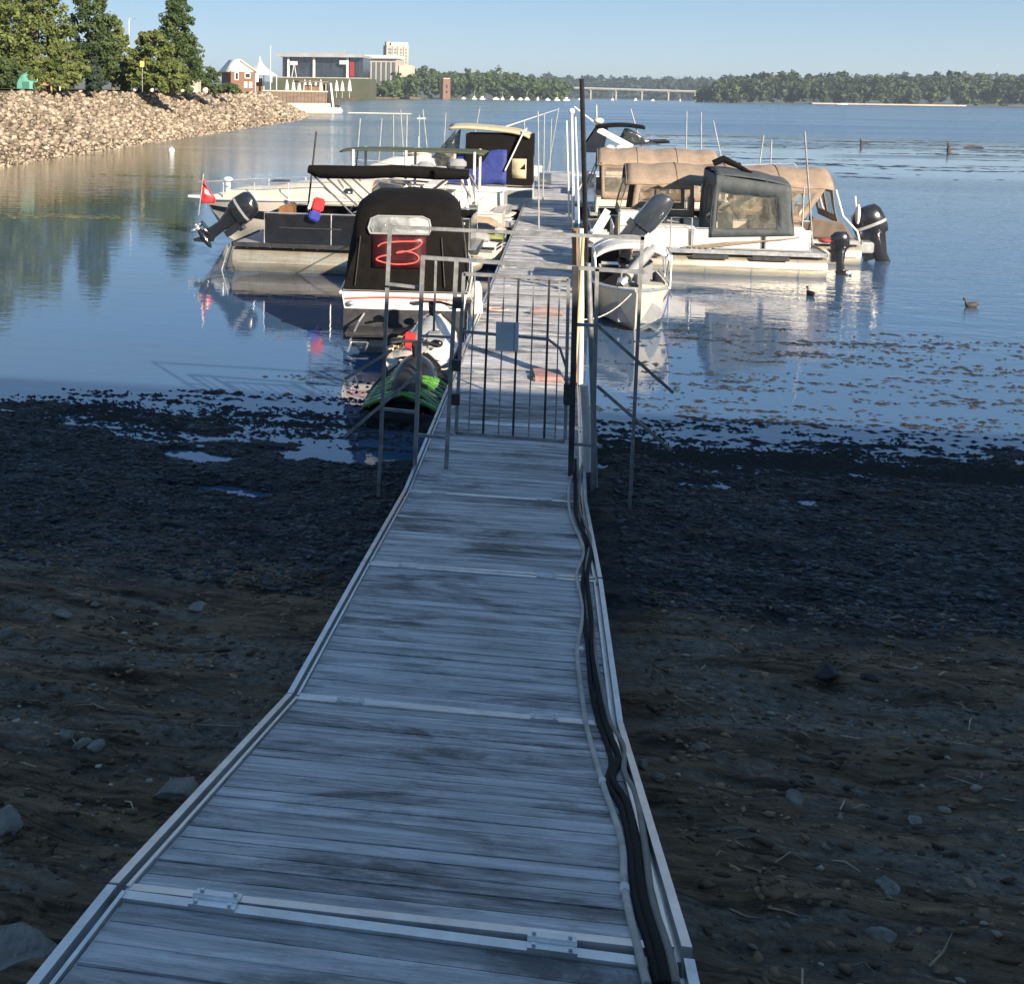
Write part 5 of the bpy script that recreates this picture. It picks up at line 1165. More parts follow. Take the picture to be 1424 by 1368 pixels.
mb.add([backpt(y, z) + Vector((-.02, 0, 0)) for y, z in ww], [tuple(range(8))]); mb.build('clear_window', clear_vinyl('grey_vinyl', (.42, .44, .44), .96), cv, solid=.01)
tube_frame(cv, 'window_binding', [backpt(y, z) + Vector((-.025, 0, 0)) for y, z in ww + ww[:1]], .018, m_grey)
mb = MB(); mb.grid(lambda a, b: backpt(lrp(.58, -.38, a), lrp(1.42, 2.0, b)) + Vector((-.012, 0, 0)), 4, 4); mb.build('red_panel', m_dred, cv, solid=.008)
scr = [(.50, 1.80), (.40, 1.86), (.15, 1.89), (-.1, 1.90), (-.30, 1.90), (-.26, 1.82), (-.1, 1.74), (.15, 1.69), (.05, 1.72), (-.15, 1.70), (-.26, 1.62), (-.2, 1.53), (.05, 1.49), (.30, 1.50), (.52, 1.56), (.45, 1.62), (.25, 1.66)]
tube_frame(cv, 'red_script', smooth_path([backpt(y * .96, z) + Vector((-.03, 0, 0)) for y, z in scr]), .015, m_redline)
for y in (.88, -.72):
    mb = MB(); mb.tube([backpt(y, 1.1) + Vector((-.02, 0, 0)), backpt(y * .9, 1.98) + Vector((-.02, 0, 0))], .012, 5); mb.build('zip_seam', m_rub, cv)
side_panel(cv, (.4, -1.135, 1.12), (2.2, -1.14, 1.16), (2.1, -.93, 2.45), (.55, -.90, 2.42), m_canvas_k, [(.12, .9, .2, .8)], bow=.02, wmat=m_clear)
for s in (1, -1):
    tube_frame(t, 'bow_rail', [h.pt(.58, 0) * 1 + Vector((0, 0, .02))] and [Vector((h.L * u, s * (h.half(u) - .08), h.sheer(u) + (.42 if .58 < u < .97 else .05))) for u in (.56, .60, .7, .8, .9, .96)], .014)
for x in (.9, 2.4): MB().ball((x, -1.3, .55), (.12, .12, .28)).build('fender', m_white, t)

# 2 ---- jet skis by the dock
def jetski(label, loc, rz, L, hullm, deckm, seatm, accent, cover=None):
    t = thing('jet_ski', label, 'jet ski', loc, rz, None)
    h = Hull(L, 1.08, .36, .62, .14, 2.0, umax=.35); h.mesh(16).build('hull', hullm, t)
    mb = MB(); 
    def fn(a, b):
        u = a * .99; p = h.pt(u, 0); v = 2 * b - 1; hump = (.30 * math.exp(-((u - .62) / .16) ** 2) + .12 * math.exp(-((u - .25) / .3) ** 2)) * max(0, 1 - (v * 1.25) ** 2) ** .8
        return Vector((p.x, (p.y - .01) * v, p.z + hump - .05 * max(0, abs(v) - .5) * (u < .6)))
    mb.grid(fn, 20, 12); mb.build('deck', deckm, t)
    mb = MB(); mb.loft([[Vector((x * L, w * math.cos(a), z0 + hh * max(-.3, math.sin(a)))) for a in [2 * math.pi * k / 12 for k in range(12)]] for x, w, z0, hh in ((.08, .14, .50, .14), (.15, .2, .55, .2), (.35, .19, .58, .2), (.45, .15, .62, .19), (.52, .10, .68, .14))]); mb.build('seat', seatm, t)
    mb = MB(); mb.tube([(.60 * L, 0, .8), (.55 * L, 0, 1.0)], .05, 8); mb.tube([(.53 * L, -.36, 1.0), (.56 * L, -.15, 1.03), (.56 * L, .15, 1.03), (.53 * L, .36, 1.0)], .022, 8); mb.build('handlebar', m_rub, t)
    for s in (1, -1):
        MB().ball((.62 * L, s * .30, .98), (.05, .10, .06)).build('mirror', deckm, t)
        h.stripe(.02, .9, 0, 1, .15, .8, s).build('side_stripe', accent, t)
        MB().tube(h.line(0, .98, -.01, -.01, 16, s), .03, 7).build('rub_rail', m_rub, t)
    MB().box((.04, 0, .30), (.14, .62, .06)).build('boarding_step', m_rub, t, bevel=.02)
    return t, h
t, h = jetski('lime green and black jet ski tied beside the gate, nearest craft left of the dock', (-2.12, 14.0, -.12), rad(90), 2.4, m_black, m_black, m_rub, m_black)
mb = MB()
for k in range(9): mb.tube([(.15 + .15 * k, -.45 + .06 * math.sin(k * 2.1), .44), (.3 + .15 * k, 0, .56 + .06 * math.sin(k * 1.7)), (.2 + .14 * k, .45, .44)], .035, 6)
mb.build('deck_pad', m_rub, t)
mb = MB()
for k in range(24):
    a = .03 + .055 * k; mb.tube([(a, -.52 + .03 * math.sin(k * 3.1), .40), (a + .12 * math.sin(k * 2.3), -.28, .53 + .04 * math.sin(k * 1.9)), (a + .1, -.02 + .1 * math.sin(k), .58), (a - .1 * math.sin(k * 1.7), .26, .53), (a + .04, .52, .40)], .03, 6)
mb.build('green_trim', m_green, t)
t, h = jetski('white and grey jet ski with a red tank, behind the lime green one', (-2.22, 16.35, .02), rad(88), 2.35, m_white, m_white, m_grey, m_grey)
MB().box((.22, .16, .62), (.16, .18, .24)).build('fuel_tank', m_red, t, bevel=.03)
MB().box((.30, -.22, .64), (.42, .30, .22)).build('dry_bag', m_grey, t, bevel=.07)
mb = MB()
for k in range(8): mb.ball((.15 + .09 * k, .40 + .08 * math.sin(k * 1.9), .50 + .07 * math.cos(k * 2.3)), (.07, .06, .06), 8, 5)
mb.build('tow_rope', M('rope_beige', (.50, .42, .26), .8, scale=9, var=.3), t)

# 3 ---- black pontoon boat on the left
t = thing('pontoon_boat', 'black sided pontoon boat with a folded black bimini and a tilted outboard', 'boat', (-8.25, 27.1, 0), rad(0))
dz = pontoon(t, 6.4, 2.5, m_black, tr=.34, tubez=.26, panel_h=.72, skirt=m_dsteel)
seat(t, (1.4, -.3, dz + .05), (.6, 1.4, .42), m_tanseat); seat(t, (4.6, .6, dz + .05), (1.6, .6, .42), m_tanseat, False); console(t, (3.2, -.6, dz), 0, m_black)
for s in (-1, 1):
    mb = MB()
    for a in (0, .16): mb.bar((4.2 + a, s * 1.24, dz + .10), (4.75 + a, s * 1.24, dz + .52), .05, .012)
    mb.build('silver_stripe', m_alu, t); MB().box((2.0, s * 1.235, dz + .45), (1.6, .012, .03)).build('pinstripe', m_dsteel, t)
    MB().box((5.3, s * 1.24, dz + .70), (1.1, .05, .05)).build('grab_rail', m_white, t)
# folded bimini
def lc(px, py, Y): p = P(px, py, Y); return Vector((p.x + 8.25, p.y - 27.1, p.z))
for k, (off, nm) in enumerate(((-1.15, 'bimini_boot'),)):
    a, b = lc(429, 235, 26.0), lc(652, 243, 26.0); pts = [a, a.lerp(b, .08) + Vector((0, 0, -.06)), a.lerp(b, .35) + Vector((0, 0, -.04)), a.lerp(b, .55) + Vector((0, 0, .02)), a.lerp(b, .8), b]
    mb = MB(); mb.tube(pts, [.10, .17, .17, .16, .16, .12], 10); bo = mb.build(nm, m_canvas_k, t)
    for px0, py0, px1, py1 in ((432, 240, 497, 305), (455, 248, 510, 298), (470, 250, 478, 262), (617, 252, 560, 296), (640, 250, 655, 275)):
        for dy in (0, 2.2): tube_frame(bo, 'bimini_leg', [lc(px0, py0, 26) + Vector((0, dy, 0)), lc(px1, py1, 26) + Vector((0, dy, 0))], .025, m_dsteel)
outboard(t, (-.28, 0, dz + .18), 0, rad(54), 1.12, m_cowl, m_grey)
mb = MB(); mb.tube([(-.1, -.8, dz), (-.35, -.8, -.15)], .02, 7); mb.tube([(-.1, -1.1, dz), (-.35, -1.1, -.15)], .02, 7); mb.box((-.25, -.95, .2), (.06, .3, .02)); mb.build('boarding_ladder', m_alu, t)
p0 = P(287, 292, 29.6)
a, b = P(283, 243, 29.6), P(277, 287, 29.6)
t = thing('red_flag', 'red flag with a pale emblem hanging at the stern of the black pontoon boat', 'flag', a)
MB().tube([Vector((.0, 0, .02)), Vector((b.x - a.x - .02, 0, b.z - a.z - .25))], .018, 6).build('pole', m_alu, t)
def ff(u, v): return Vector((lrp(-.02, -.10, v) + u * lrp(.05, .42, min(1, v * 1.6)) + .03 * math.sin(v * 9), .09 * math.sin(u * 7 + v * 3) * u, -v * .82 - u * .35 * (1 - v)))
mb = MB(); mb.grid(ff, 8, 12); f = mb.build('cloth', m_red, t, solid=.008)
mb = MB(); mb.grid(lambda a_, b_: ff(lrp(.35, .75, a_), lrp(.35, .6, b_)) + Vector((0, -.012, 0)), 4, 4); mb.build('emblem', m_white, f)
c = P(441, 292, 25.75)
t = thing('life_jacket', 'red and blue life jacket hung over the side of the black pontoon boat', 'life jacket', c, .1)
MB().box((.03, 0, .13), (.30, .10, .34), m=Matrix.Rotation(.25, 3, 'Y')).build('red_half', m_red, t, bevel=.04); MB().box((-.06, -.01, -.15), (.28, .11, .24), m=Matrix.Rotation(.35, 3, 'Y')).build('blue_half', m_blue, t, bevel=.04)
MB().box((-.18, .02, .1), (.07, .08, .2), m=Matrix.Rotation(.3, 3, 'Y')).build('collar', m_white, t, bevel=.02)

# 4 ---- cream cuddy boat behind it, bow to the left
YB = 31.3
bx = P(283, 287, YB).x; sx = bx + 7.3
t = thing('cuddy_boat', 'cream cuddy boat with its pointed bow to the left behind the black pontoon boat', 'boat', (sx, YB, .05), rad(180))
h = Hull(7.3, 2.5, 1.45, 1.22, .35, 2.0); powerboat(t, h, m_cream, m_cream, .30, floor=.4, crown=.34, rub=m_white)
for s in (1, -1): h.stripe(0, .99, 0, 1, .55, .95, s).build('hull_stripe', m_black, t)
mb = MB(); mb.loft([[Vector((x, y * w, z)) for y, z in ((-1, z0), (-.92, z0 + hh * .7), (-.6, z0 + hh), (0, z0 + hh * 1.1), (.6, z0 + hh), (.92, z0 + hh * .7), (1, z0))] for x, w, z0, hh in ((2.0, .95, 1.4, .52), (3.4, .92, 1.4, .50), (4.6, .75, 1.38, .36), (5.6, .45, 1.4, .16), (6.2, .2, 1.42, .04))]); cb = mb.build('cabin_trunk', m_cream, t)
for s in (1, -1): mb = MB(); mb.grid(lambda a, b: Vector((lrp(2.5, 4.6, a), s * (lrp(.95, .72, a) - .06 * b - .0), lrp(1.50, 1.72 - .1 * a, b))), 6, 2); mb.build('cabin_window', m_dglass, cb, solid=.01)
MB().box((4.9, 0, 1.80), (.5, .5, .05)).build('deck_hatch', m_dsteel, cb, bevel=.02)
windscreen(t, h, .33, 2.2, .42, .45, m_glass)
for s in (1, -1):
    r = [Vector((h.L * u, s * (h.half(u) - .06), h.sheer(u) + .02 + (.48 if .4 < u < .995 else 0))) for u in (.36, .42, .6, .75, .9, .98)]; tube_frame(t, 'bow_rail', r + [Vector((h.L * 1.02, 0, h.sheer(1) + .5))])
    for u in (.6, .75, .9): tube_frame(t, 'stanchion', [Vector((h.L * u, s * (h.half(u) - .06), h.sheer(u))), Vector((h.L * u, s * (h.half(u) - .06), h.sheer(u) + .5))])
mb = MB(); mb.loft([[Vector((x, y, z)) for y, z in ((-w, 1.24), (w, 1.24), (w, 1.31), (-w, 1.31))] for x, w in ((6.7, .3), (7.4, .22), (7.75, .12))]); mb.build('bow_pulpit', m_white, t)
mb = MB(); mb.tube([(6.5, .1, 1.3), (6.5, .1, 1.75)], .07, 8); mb.ball((6.5, .1, 1.82), (.15, .12, .08)); mb.build('spotlight', m_white, t)
MB().box((.2, 0, 1.85), (.5, 2.1, .10)).build('aft_sunpad', m_vinyl_w, t, bevel=.04)

# 5 ---- green topped pontoon boat
x0 = P(474, 210, 36.5).x
t = thing('pontoon_boat', 'white pontoon boat under a long flat green canopy', 'boat', (x0 + .1, 36.8, 0), 0)
dz = pontoon(t, 6.0, 2.4, m_white, panel_h=.6)
z = P(540, 214, 36).z
z += .14; c, fn = soft_top(t, .05, 4.9, 2.3, z, m_canvas_gr, crown=.02, hoops=3, sag=.01, drop=.01)
for x in (.5, 2.3, 4.6):
    for s in (-1, 1): tube_frame(c, 'canopy_post', [(x, s * 1.15, dz), (x, s * 1.15, z)], .05, m_white)
seat(t, (1.2, -.7, dz + .05), (1.2, .6, .42), m_vinyl_w); seat(t, (2.6, -.7, dz + .05), (.7, .6, .42), m_vinyl_w); seat(t, (4.2, .7, dz + .05), (1.5, .6, .42), m_vinyl_w, False); console(t, (3.4, -.5, dz))
for x in (.8, 1.5): MB().box((x, -1.14, dz + .9), (.6, .16, .34)).build('seat_cushion', m_vinyl_w, t, bevel=.06)
outboard(t, (-.25, 0, dz + .1), 0, rad(30), 1.1, m_white)
mb = MB(); cc = [P(px, py, 35.2) - Vector((x0 + .1, 36.8, 0)) for px, py in ((592, 232), (612, 238), (636, 228), (600, 240), (580, 236))]
for p_ in cc: mb.ball(p_, (.32, .25, .2), 8, 5)
mb.build('cushion_pile', m_grey, t)
t = thing('folded_seat_cover', 'tan folded cover propped on the stern quarter of the green canopy boat', 'cover', P(617, 234, 35.3), .2)
mb = MB(); mb.loft([[Vector((-.25, 0, -.3)), Vector((.1, -.15, -.32)), Vector((.15, .2, -.32))], [Vector((.28, 0, .4)), Vector((.33, -.04, .38)), Vector((.33, .06, .38))]]); mb.build('cloth', m_canvas_t, t, subsurf=0)

# 6 ---- cruiser with blue cover and khaki hard top
YB = 42.5; a = P(742, 250, YB)
t = thing('cruiser', 'white cruiser with a blue cover and a khaki top over a dark enclosed cockpit', 'boat', (a.x, YB, 0), rad(180))
h = Hull(7.4, 2.6, 1.05, 1.35, .35, 2.2); powerboat(t, h, m_white, m_white, .5, floor=.4, crown=.2)
for s in (1, -1): h.stripe(0, .97, 0, 1, .3, .8, s).build('hull_stripe', m_grey, t)
def L6_(px, py, dy=0): p = P(px, py, YB - 1.2); return Vector((-(p.x - a.x), -(p.y - YB) + dy, p.z))
zt = P(690, 178, YB - 1).z
mb = MB(); 
def ht(u, v): q = 2 * v - 1; return Vector((lrp(.15, 3.25, u), 1.2 * q, zt - .25 + .12 * (1 - q * q) + .28 * u ** .7 - .1 * abs(2 * u - 1) ** 4))
mb.grid(ht, 14, 8); tp = mb.build('khaki_top', m_canvas_c, t, solid=.09)
mb = MB(); mb.loft([[Vector((x, y * w, z)) for y, z in ((-1.12, 1.05), (-1.15, 1.7), (-1.05, zt - .25), (1.05, zt - .25), (1.15, 1.7), (1.12, 1.05))] for x, w in ((.02, .95), (.3, 1), (2.6, .98))]); ec = mb.build('enclosure_and_shade', m_canvas_k, t)  # aft canvas, run forward in black to stand for shade under the khaki top
for s in (-1, 1): mb = MB(); mb.grid(lambda u, v: Vector((lrp(.25, .8, u), s * lrp(1.15, 1.1, v) * 1.01, lrp(1.35, 2.1, v))), 2, 4); mb.build('clear_window', m_canvas_c, ec, solid=.02)
mb = MB(); mb.grid(lambda u, v: Vector((-.0, lrp(-.5, .5, u), lrp(1.3, 2.2, v))), 3, 3); mb.build('clear_window', m_clear, ec, solid=.01)
mb = MB(); mb.grid(lambda u, v: Vector((lrp(1.0, 3.6, u), 1.24 - .1 * v - .25 * u * v, lrp(1.1, 2.40 - .7 * u * u, v) + .03 * math.sin(u * 11))), 14, 6); mb.grid(lambda u, v: Vector((lrp(1.0, 3.6, u), (1.14 - .25 * u) * (1 - 2 * v), lrp(2.40, 1.7, u * u) + .12 * (1 - (1 - 2 * v) ** 2) + .03 * math.sin(u * 11))), 14, 8)
mb.build('blue_cover', m_canvas_b, t, solid=.02)
for s in (1, -1):
    mb = MB(); mb.bar((1.05, s * 1.22, 1.65), (.35, s * 1.18, zt - .05), .22, .05); mb.build('radar_arch', m_white, t)
    mb = MB(); mb.grid(lambda u, v: Vector((lrp(3.1, 4.4, u) - .1 * v, s * (1.05 - .3 * u), lrp(1.45, lrp(zt - .1, 1.6, u), v))), 4, 3); mb.build('windscreen', m_glass, t, solid=.012)
mb = MB(); mb.tube([(1.2, 0, zt), (-.9, .2, zt + .75)], [.03, .01], 6); mb.build('antenna', m_white, t)
mb = MB(); mb.loft([[Vector((x, y * w, z)) for y, z in ((-1, 1.2), (-.92, zz - .15), (-.6, zz), (0, zz + .05), (.6, zz), (.92, zz - .15), (1, 1.2))] for x, w, zz in ((3.0, 1.0, 2.2), (4.4, .9, 2.15), (5.6, .62, 1.95), (6.5, .3, 1.62))]); mb.build('cabin_trunk', m_vinyl_w, t)
mb = MB(); mb.ball((4.6, .2, 2.25), (.5, .6, .16)); mb.build('foredeck_pad', m_vinyl_w, t)
for s in (1, -1): tube_frame(t, 'bow_rail', [Vector((h.L * u, s * (h.half(u) - .07), h.sheer(u) + (.5 if .5 < u < .98 else .02))) for u in (.48, .54, .7, .85, .95, 1.0)])

# 7 ---- small craft stacked along the left edge of the dock between the canvas cruiser and the blue cover
t = thing('runabout', 'cream open runabout with a low windscreen, stern against the dock behind the covered cruiser', 'boat', (-1.85, 36.0 - 3.4, .0), rad(180))
h = Hull(5.2, 2.1, 1.05, 1.2, .28, 2.1); powerboat(t, h, m_cream, m_cream, .55, floor=.35, crown=.16, rub=m_white)
for s in (1, -1): h.stripe(0, .97, 0, 1, .55, .9, s).build('hull_stripe', m_grey, t)
windscreen(t, h, .56, 1.8, .45, .5, m_glass); seat(t, (.9, 0, .4), (.6, 1.5, .5), m_vinyl_w); seat(t, (2.1, .5, .4), (.5, .55, .55), m_vinyl_w); seat(t, (2.1, -.5, .4), (.5, .55, .55), m_vinyl_w)
mb = MB(); mb.tube([(1.0, -.95, 1.1), (1.25, -.9, 2.15), (1.25, .9, 2.15), (1.0, .95, 1.1)], .045, 8); mb.build('tow_arch', m_white, t)
t, h = jetski('white jet ski with tan trim tied behind the yellow green one at the dock', (-1.70, 31.4, .2), rad(180), 3.1, m_white, m_cream, m_canvas_t, m_canvas_t)
t, h = jetski('yellow green jet ski tied at the left edge of the dock, behind the covered cruiser', (-1.68, 29.9, .2), rad(180), 3.1, m_ygreen, m_ygreen, m_black, m_black)
t, h = jetski('white jet ski with a grey seat, nearest of the three behind the covered cruiser', (-1.70, 27.9, .25), rad(172), 3.2, m_white, m_white, m_grey, m_grey)

# 8 ---- jon boat right of the dock, bow to the viewer
t = thing('fishing_boat', 'small cream aluminium boat with a white canopy, bow towards the viewer right of the gate', 'boat', (1.37, 24.6, 0), rad(-90))
h = Hull(4.15, 1.55, .62, .88, .16, 2.6, umax=.45); h.mesh().build('hull', m_cream, t)
d, li = h.cockpit(.05, .86, .09, .16); d.build('gunwale', m_cream, t); li.build('cockpit_liner', m_grey, t); h.deck(.86, 1, .02).build('bow_deck', m_cream, t)
mb = MB(); mb.grid(lambda a, b: Vector((a * .2, lrp(-.7, .7, b), .63)), 2, 2); mb.build('transom_cap', m_cream, t)
for s in (1, -1): MB().tube(h.line(0, 1, -.01, 0, 20, s), .025, 8).build('rub_rail', m_alu, t)
for x in (1.0, 2.3): MB().box((x, 0, .5), (.32, 1.2, .06)).build('thwart', m_alu, t, bevel=.01); 
MB().box((1.4, .25, .86), (.4, .45, .5)).build('pedestal_seat', m_grey, t, bevel=.05); MB().box((2.75, .38, .66), (.45, .5, .28)).build('cooler', m_cream, t, bevel=.03)
MB().box((1.7, -.42, .72), (.5, .45, .6)).build('helm_console', m_black, t, bevel=.05)
zc = P(878, 345, 22.5).z
c, fn = soft_top(t, .7, 2.35, 1.55, zc + .02, m_canvas_w, crown=.10, hoops=2, sag=.02, drop=.14)
for x, xx in ((.75, 1.3), (2.3, 1.7)):
    for s in (-1, 1): tube_frame(c, 'canopy_leg', [(x, s * .74, zc - .15), (xx, s * .74, .68)], .016, m_alu)
for s in (-1, 1): tube_frame(t, 'side_rail', [(1.2, s * .76, .66), (1.3, s * .78, 1.35), (2.6, s * .76, 1.35), (2.85, s * .72, .72)], .018, m_alu)
mb = MB(); mb.loft([[Vector((2.9 + x, -.05 + y + k * .02, .98 + zz)) for x, y, zz in ((0, -.11, .0), (.0, .11, .0), (.0, .11, .2), (0, -.11, .2))] for k in (0,)] + [[Vector((2.95 + .3, .18 + y, .86 + zz)) for y, zz in ((-.12, 0), (.12, 0), (.12, .2), (-.12, .2))]]); 
mb.tube([(3.2, -.15, .98), (2.5, .33, 1.42)], [.10, .11], 10); mb.tube([(2.4, .42, 1.50), (3.25, -.20, .92)], .05, 8); mb.build('trolling_motor', m_grey, t)
mb = MB(); mb.tube([(3.27, -.22, .90), (3.36, -.28, .84)], [.12, .08], 10); mb.build('motor_head', m_alu, t)
tube_frame(t, 'tie_strap', [h.pt(.55, 0) + Vector((0, .02, .02)), h.pt(.58, 1) + Vector((0, .03, 0)), h.pt(.62, 2) + Vector((0, .03, -.02))], .012, m_blue)
outboard(t, (-.12, 0, .66), 0, rad(10), .8, m_cowl)
MB().box((2.9, .735, .62), (.55, .012, .09)).build('registration_plate', m_grey, t)

# 9 ---- dark skiff with the big tilted outboard beside the dock
t = thing('skiff', 'low dark skiff with a big tilted graphite outboard, tied behind the small cream fishing boat', 'boat', (1.55, 26.2, 0), rad(178))
h = Hull(1.9 + .1, 1.5, .95, .9, .2, 3.0, umax=.6); 
h = Hull(1.3, 1.7, 1.0, 1.0, .2, 3.5, umax=.7); h.mesh().build('hull', m_black, t); h.deck(0, 1, .05).build('deck', m_grey, t); MB().box((.75, 0, 1.15), (.5, 1.0, .25)).build('bench_seat', m_vinyl_w, t, bevel=.05)
for y in (-.5, .5): mb = MB(); mb.bar((.9, y, 1.1), (.55, y, 1.75), .10, .16); mb.build('seat_frame', m_white, t)
o = outboard(t, (.15, 0, 1.32), 0, rad(-36), 1.0, m_cowl_g); o.scale = (.88, 1.0, 1.6)

m_clear2 = clear_vinyl('clear_vinyl_grey', (0.36, 0.35, 0.30), 0.30)
# 10 ---- white pontoon boat with the grey enclosure, nearest on the right
t = thing('pontoon_boat', 'white pontoon boat with a grey half enclosure, nearest pontoon boat right of the dock', 'boat', (6.6, 29.55, 0), rad(180))
LB = 5.75; dz = pontoon(t, LB, 2.4, m_vinyl_w, tr=.29, tubez=.2, panel_h=.5, gates=[(.45, 1.55), (1.65, 3.35), (3.45, 5.2)])
def b10(px, py, Y=28.35): p = P(px, py, Y); return Vector((6.6 - p.x, 29.55 - p.y, p.z))
A0, B0, C0, D0 = b10(1105, 328), b10(987, 330), b10(996, 243), b10(1100, 259)
c, fn = soft_top(t, C0.x, A0.x - .05, 2.3, D0.z - .12, m_canvas_g, crown=.16, hoops=2, sag=.03, taper=-.12) if False else (None, None)
def roof(u, v):
    q = 2 * v - 1; x = lrp(D0.x, C0.x, u); z = lrp(D0.z, C0.z, u); return Vector((x, 1.21 * q, z + .13 * (1 - q * q) + .05 * math.sin(math.pi * u) - .015 * math.sin(u * 14) * (1 - q * q)))
mb = MB(); mb.grid(roof, 14, 10); cv = mb.build('enclosure_roof', m_canvas_g, t, solid=.02)
for s in (1,):
    side_panel(cv, (A0.x, s * 1.2, A0.z), (B0.x, s * 1.2, B0.z), (C0.x, s * 1.2, C0.z), (D0.x, s * 1.2, D0.z), m_canvas_g, [(.20, .94, .14, .72)], wmat=m_clear2)
    side_panel(cv, (A0.x, -s * 1.2, A0.z), (B0.x, -s * 1.2, B0.z), (C0.x, -s * 1.2, C0.z), (D0.x, -s * 1.2, D0.z), m_canvas_g, [(.16, .84, .2, .72)])
side_panel(cv, (A0.x, -1.2, A0.z), (A0.x, 1.2, A0.z), (D0.x, 1.2, D0.z), (D0.x, -1.2, D0.z), m_canvas_g, [(.15, .85, .4, .85)])
side_panel(cv, (B0.x, -1.2, B0.z), (B0.x, 1.2, B0.z), (C0.x, 1.2, C0.z), (C0.x, -1.2, C0.z), m_canvas_g, [(.1, .45, .2, .8), (.55, .9, .2, .8)])
tb = b10(1012, 226)
mb = MB(); mb.tube([(tb.x + .25, .4, tb.z - .08), (tb.x, .4, tb.z + .04), (tb.x - .35, .4, tb.z - .12), (tb.x - .7, .6, C0.z)], [.09, .10, .07, .05], 8); mb.build('rolled_flap', m_canvas_k, cv)
for a_, b_ in (((946, 316), (946, 345)),): pass
seat(t, (3.9, .75, dz + .05), (1.3, .6, .55), m_vinyl_w, False); seat(t, (4.7, -.7, dz + .05), (.9, .7, .75), m_vinyl_w, False); console(t, (2.4, -.55, dz)); seat(t, (1.0, .7, dz + .05), (.9, .65, .62), m_cream, False)
tube_frame(t, 'boarding_gate', [(3.38, 1.17, dz + .05), (3.38, 1.17, dz + .85), (3.9, 1.17, dz + .85), (3.9, 1.17, dz + .05)], .018)
mb = MB()
for k in range(5): mb.tube([(.7 + .1 * k, 1.2, dz + .44 - .02 * k), (1.7 + .2 * k, 1.24, dz + .30 - .01 * k), (3.0 + .15 * k, 1.225, dz + .10)], .012, 5)
mb.build('rope_line', m_canvas_t, t)
MB().box((1.6, 1.235, dz + .1), (2.4, .02, .04)).build('side_stripe', m_grey, t)
for x in (1.4, 2.9, 4.6): MB().box((x, 1.225, dz - .13), (.9, .03, .1)).build('step_slot', m_dsteel, t)
MB().ball((-.05, .5, dz + .30), (.17, .22, .07)).build('red_engine_cover', M('dull_red', (.28, .05, .045), .6), t)
outboard(t, (-.22, .5, dz - .08), 0, rad(6), .75, m_cowl)

# 11 ---- big tan canopy boat
t = thing('pontoon_boat', 'long pontoon boat enclosed in tan canvas with a big black outboard at its right end', 'boat', (8.05, 32.1, 0), rad(180))
LB = 7.6; dz = pontoon(t, LB, 2.5, M('brown_panel', (.10, .075, .06), .4, scale=2, var=.2), tr=.31, tubez=.22, panel_h=.45)
def b11(px, py, Y=30.9): p = P(px, py, Y); return Vector((8.05 - p.x, 32.1 - p.y, p.z))
zr = b11(1010, 255).z; xr1 = b11(872, 245).x; xr0 = b11(1160, 250).x; zb = dz + .52
c, fn = soft_top(t, xr0, xr1, 2.5, zr + .10, m_canvas_t, crown=.36, hoops=4, sag=.08, drop=.12)
ztp = zr - .04
for s in (1, -1):
    y = s * 1.23
    side_panel(c, (b11(1115, 320).x, y, zb), (b11(1032, 320).x, y, zb), (b11(1032, 255).x, y, ztp), (b11(1150, 255).x, y, ztp), m_canvas_t, [(.10, .9, .16, .82)])
    side_panel(c, (b11(965, 300).x, y, zb), (b11(876, 300).x, y, zb), (b11(884, 255).x, y, ztp), (b11(965, 255).x, y, ztp), m_canvas_t, [(.06, .9, .2, .84)])
    tube_frame(c, 'canopy_post', [(b11(975, 300).x, y, dz), (b11(975, 300).x, y, ztp)], .035, m_white)
    tube_frame(c, 'canopy_post', [(b11(1116, 300).x, y, dz), (b11(1116, 300).x, y, ztp)], .02, m_alu)
side_panel(c, (b11(1165, 320).x, -1.2, zb), (b11(1165, 320).x, 1.2, zb), (xr0 + .04, 1.2, ztp), (xr0 + .04, -1.2, ztp), m_canvas_t, [(.1, .45, .2, .85), (.55, .9, .2, .85)])
side_panel(c, (xr1 + .2, -1.2, zb), (xr1 + .2, 1.2, zb), (xr1 - .04, 1.2, ztp), (xr1 - .04, -1.2, ztp), m_canvas_t, [(.1, .9, .2, .85)])
side_panel(c, (b11(1188, 325).x, 1.24, dz + .1), (b11(1120, 325).x, 1.24, dz + .1), (b11(1130, 300).x, 1.24, zb + .15), (b11(1172, 312).x, 1.24, zb + .02), M('brown_canvas', (.13, .095, .075), .8), bow=.01)
for s in (1, -1): tube_frame(t, 'stern_rail', [(b11(1163, 250).x, s * 1.2, zr - .1), (b11(1172, 300).x, s * 1.22, zb + .2), (b11(1192, 325).x, s * 1.2, dz + .3), (b11(1195, 345).x, s * 1.2, dz)], .03, m_white)
seat(t, (2.2, .6, dz + .05), (1.4, .6, .45), m_vinyl_w); seat(t, (5.2, .6, dz + .05), (1.8, .6, .45), m_vinyl_w, False); seat(t, (5.2, -.7, dz + .05), (1.8, .6, .45), m_vinyl_w); console(t, (3.6, -.6, dz)); seat(t, (3.4, .3, dz + .05), (.55, .6, .85), m_white)
MB().ball((b11(1119, 271).x, .9, b11(1119, 271).z), .07).build('anchor_light', m_vinyl_w, t)
mb = MB(); mb.ball((b11(1196, 320).x, .9, dz + .75), (.07, .1, .3)); mb.tube([(b11(1196, 320).x, .9, dz + .5), (b11(1192, 300).x, .9, dz + 1.25)], .025, 6); mb.build('cloth_on_rail', m_canvas_w, t)
MB().box((-.12, 0, dz - .18), (.6, 1.7, .3)).build('swim_deck', m_alu, t, bevel=.03)
outboard(t, (-.28, .2, dz - .32), 0, rad(24), 1.4, m_cowl, m_grey)

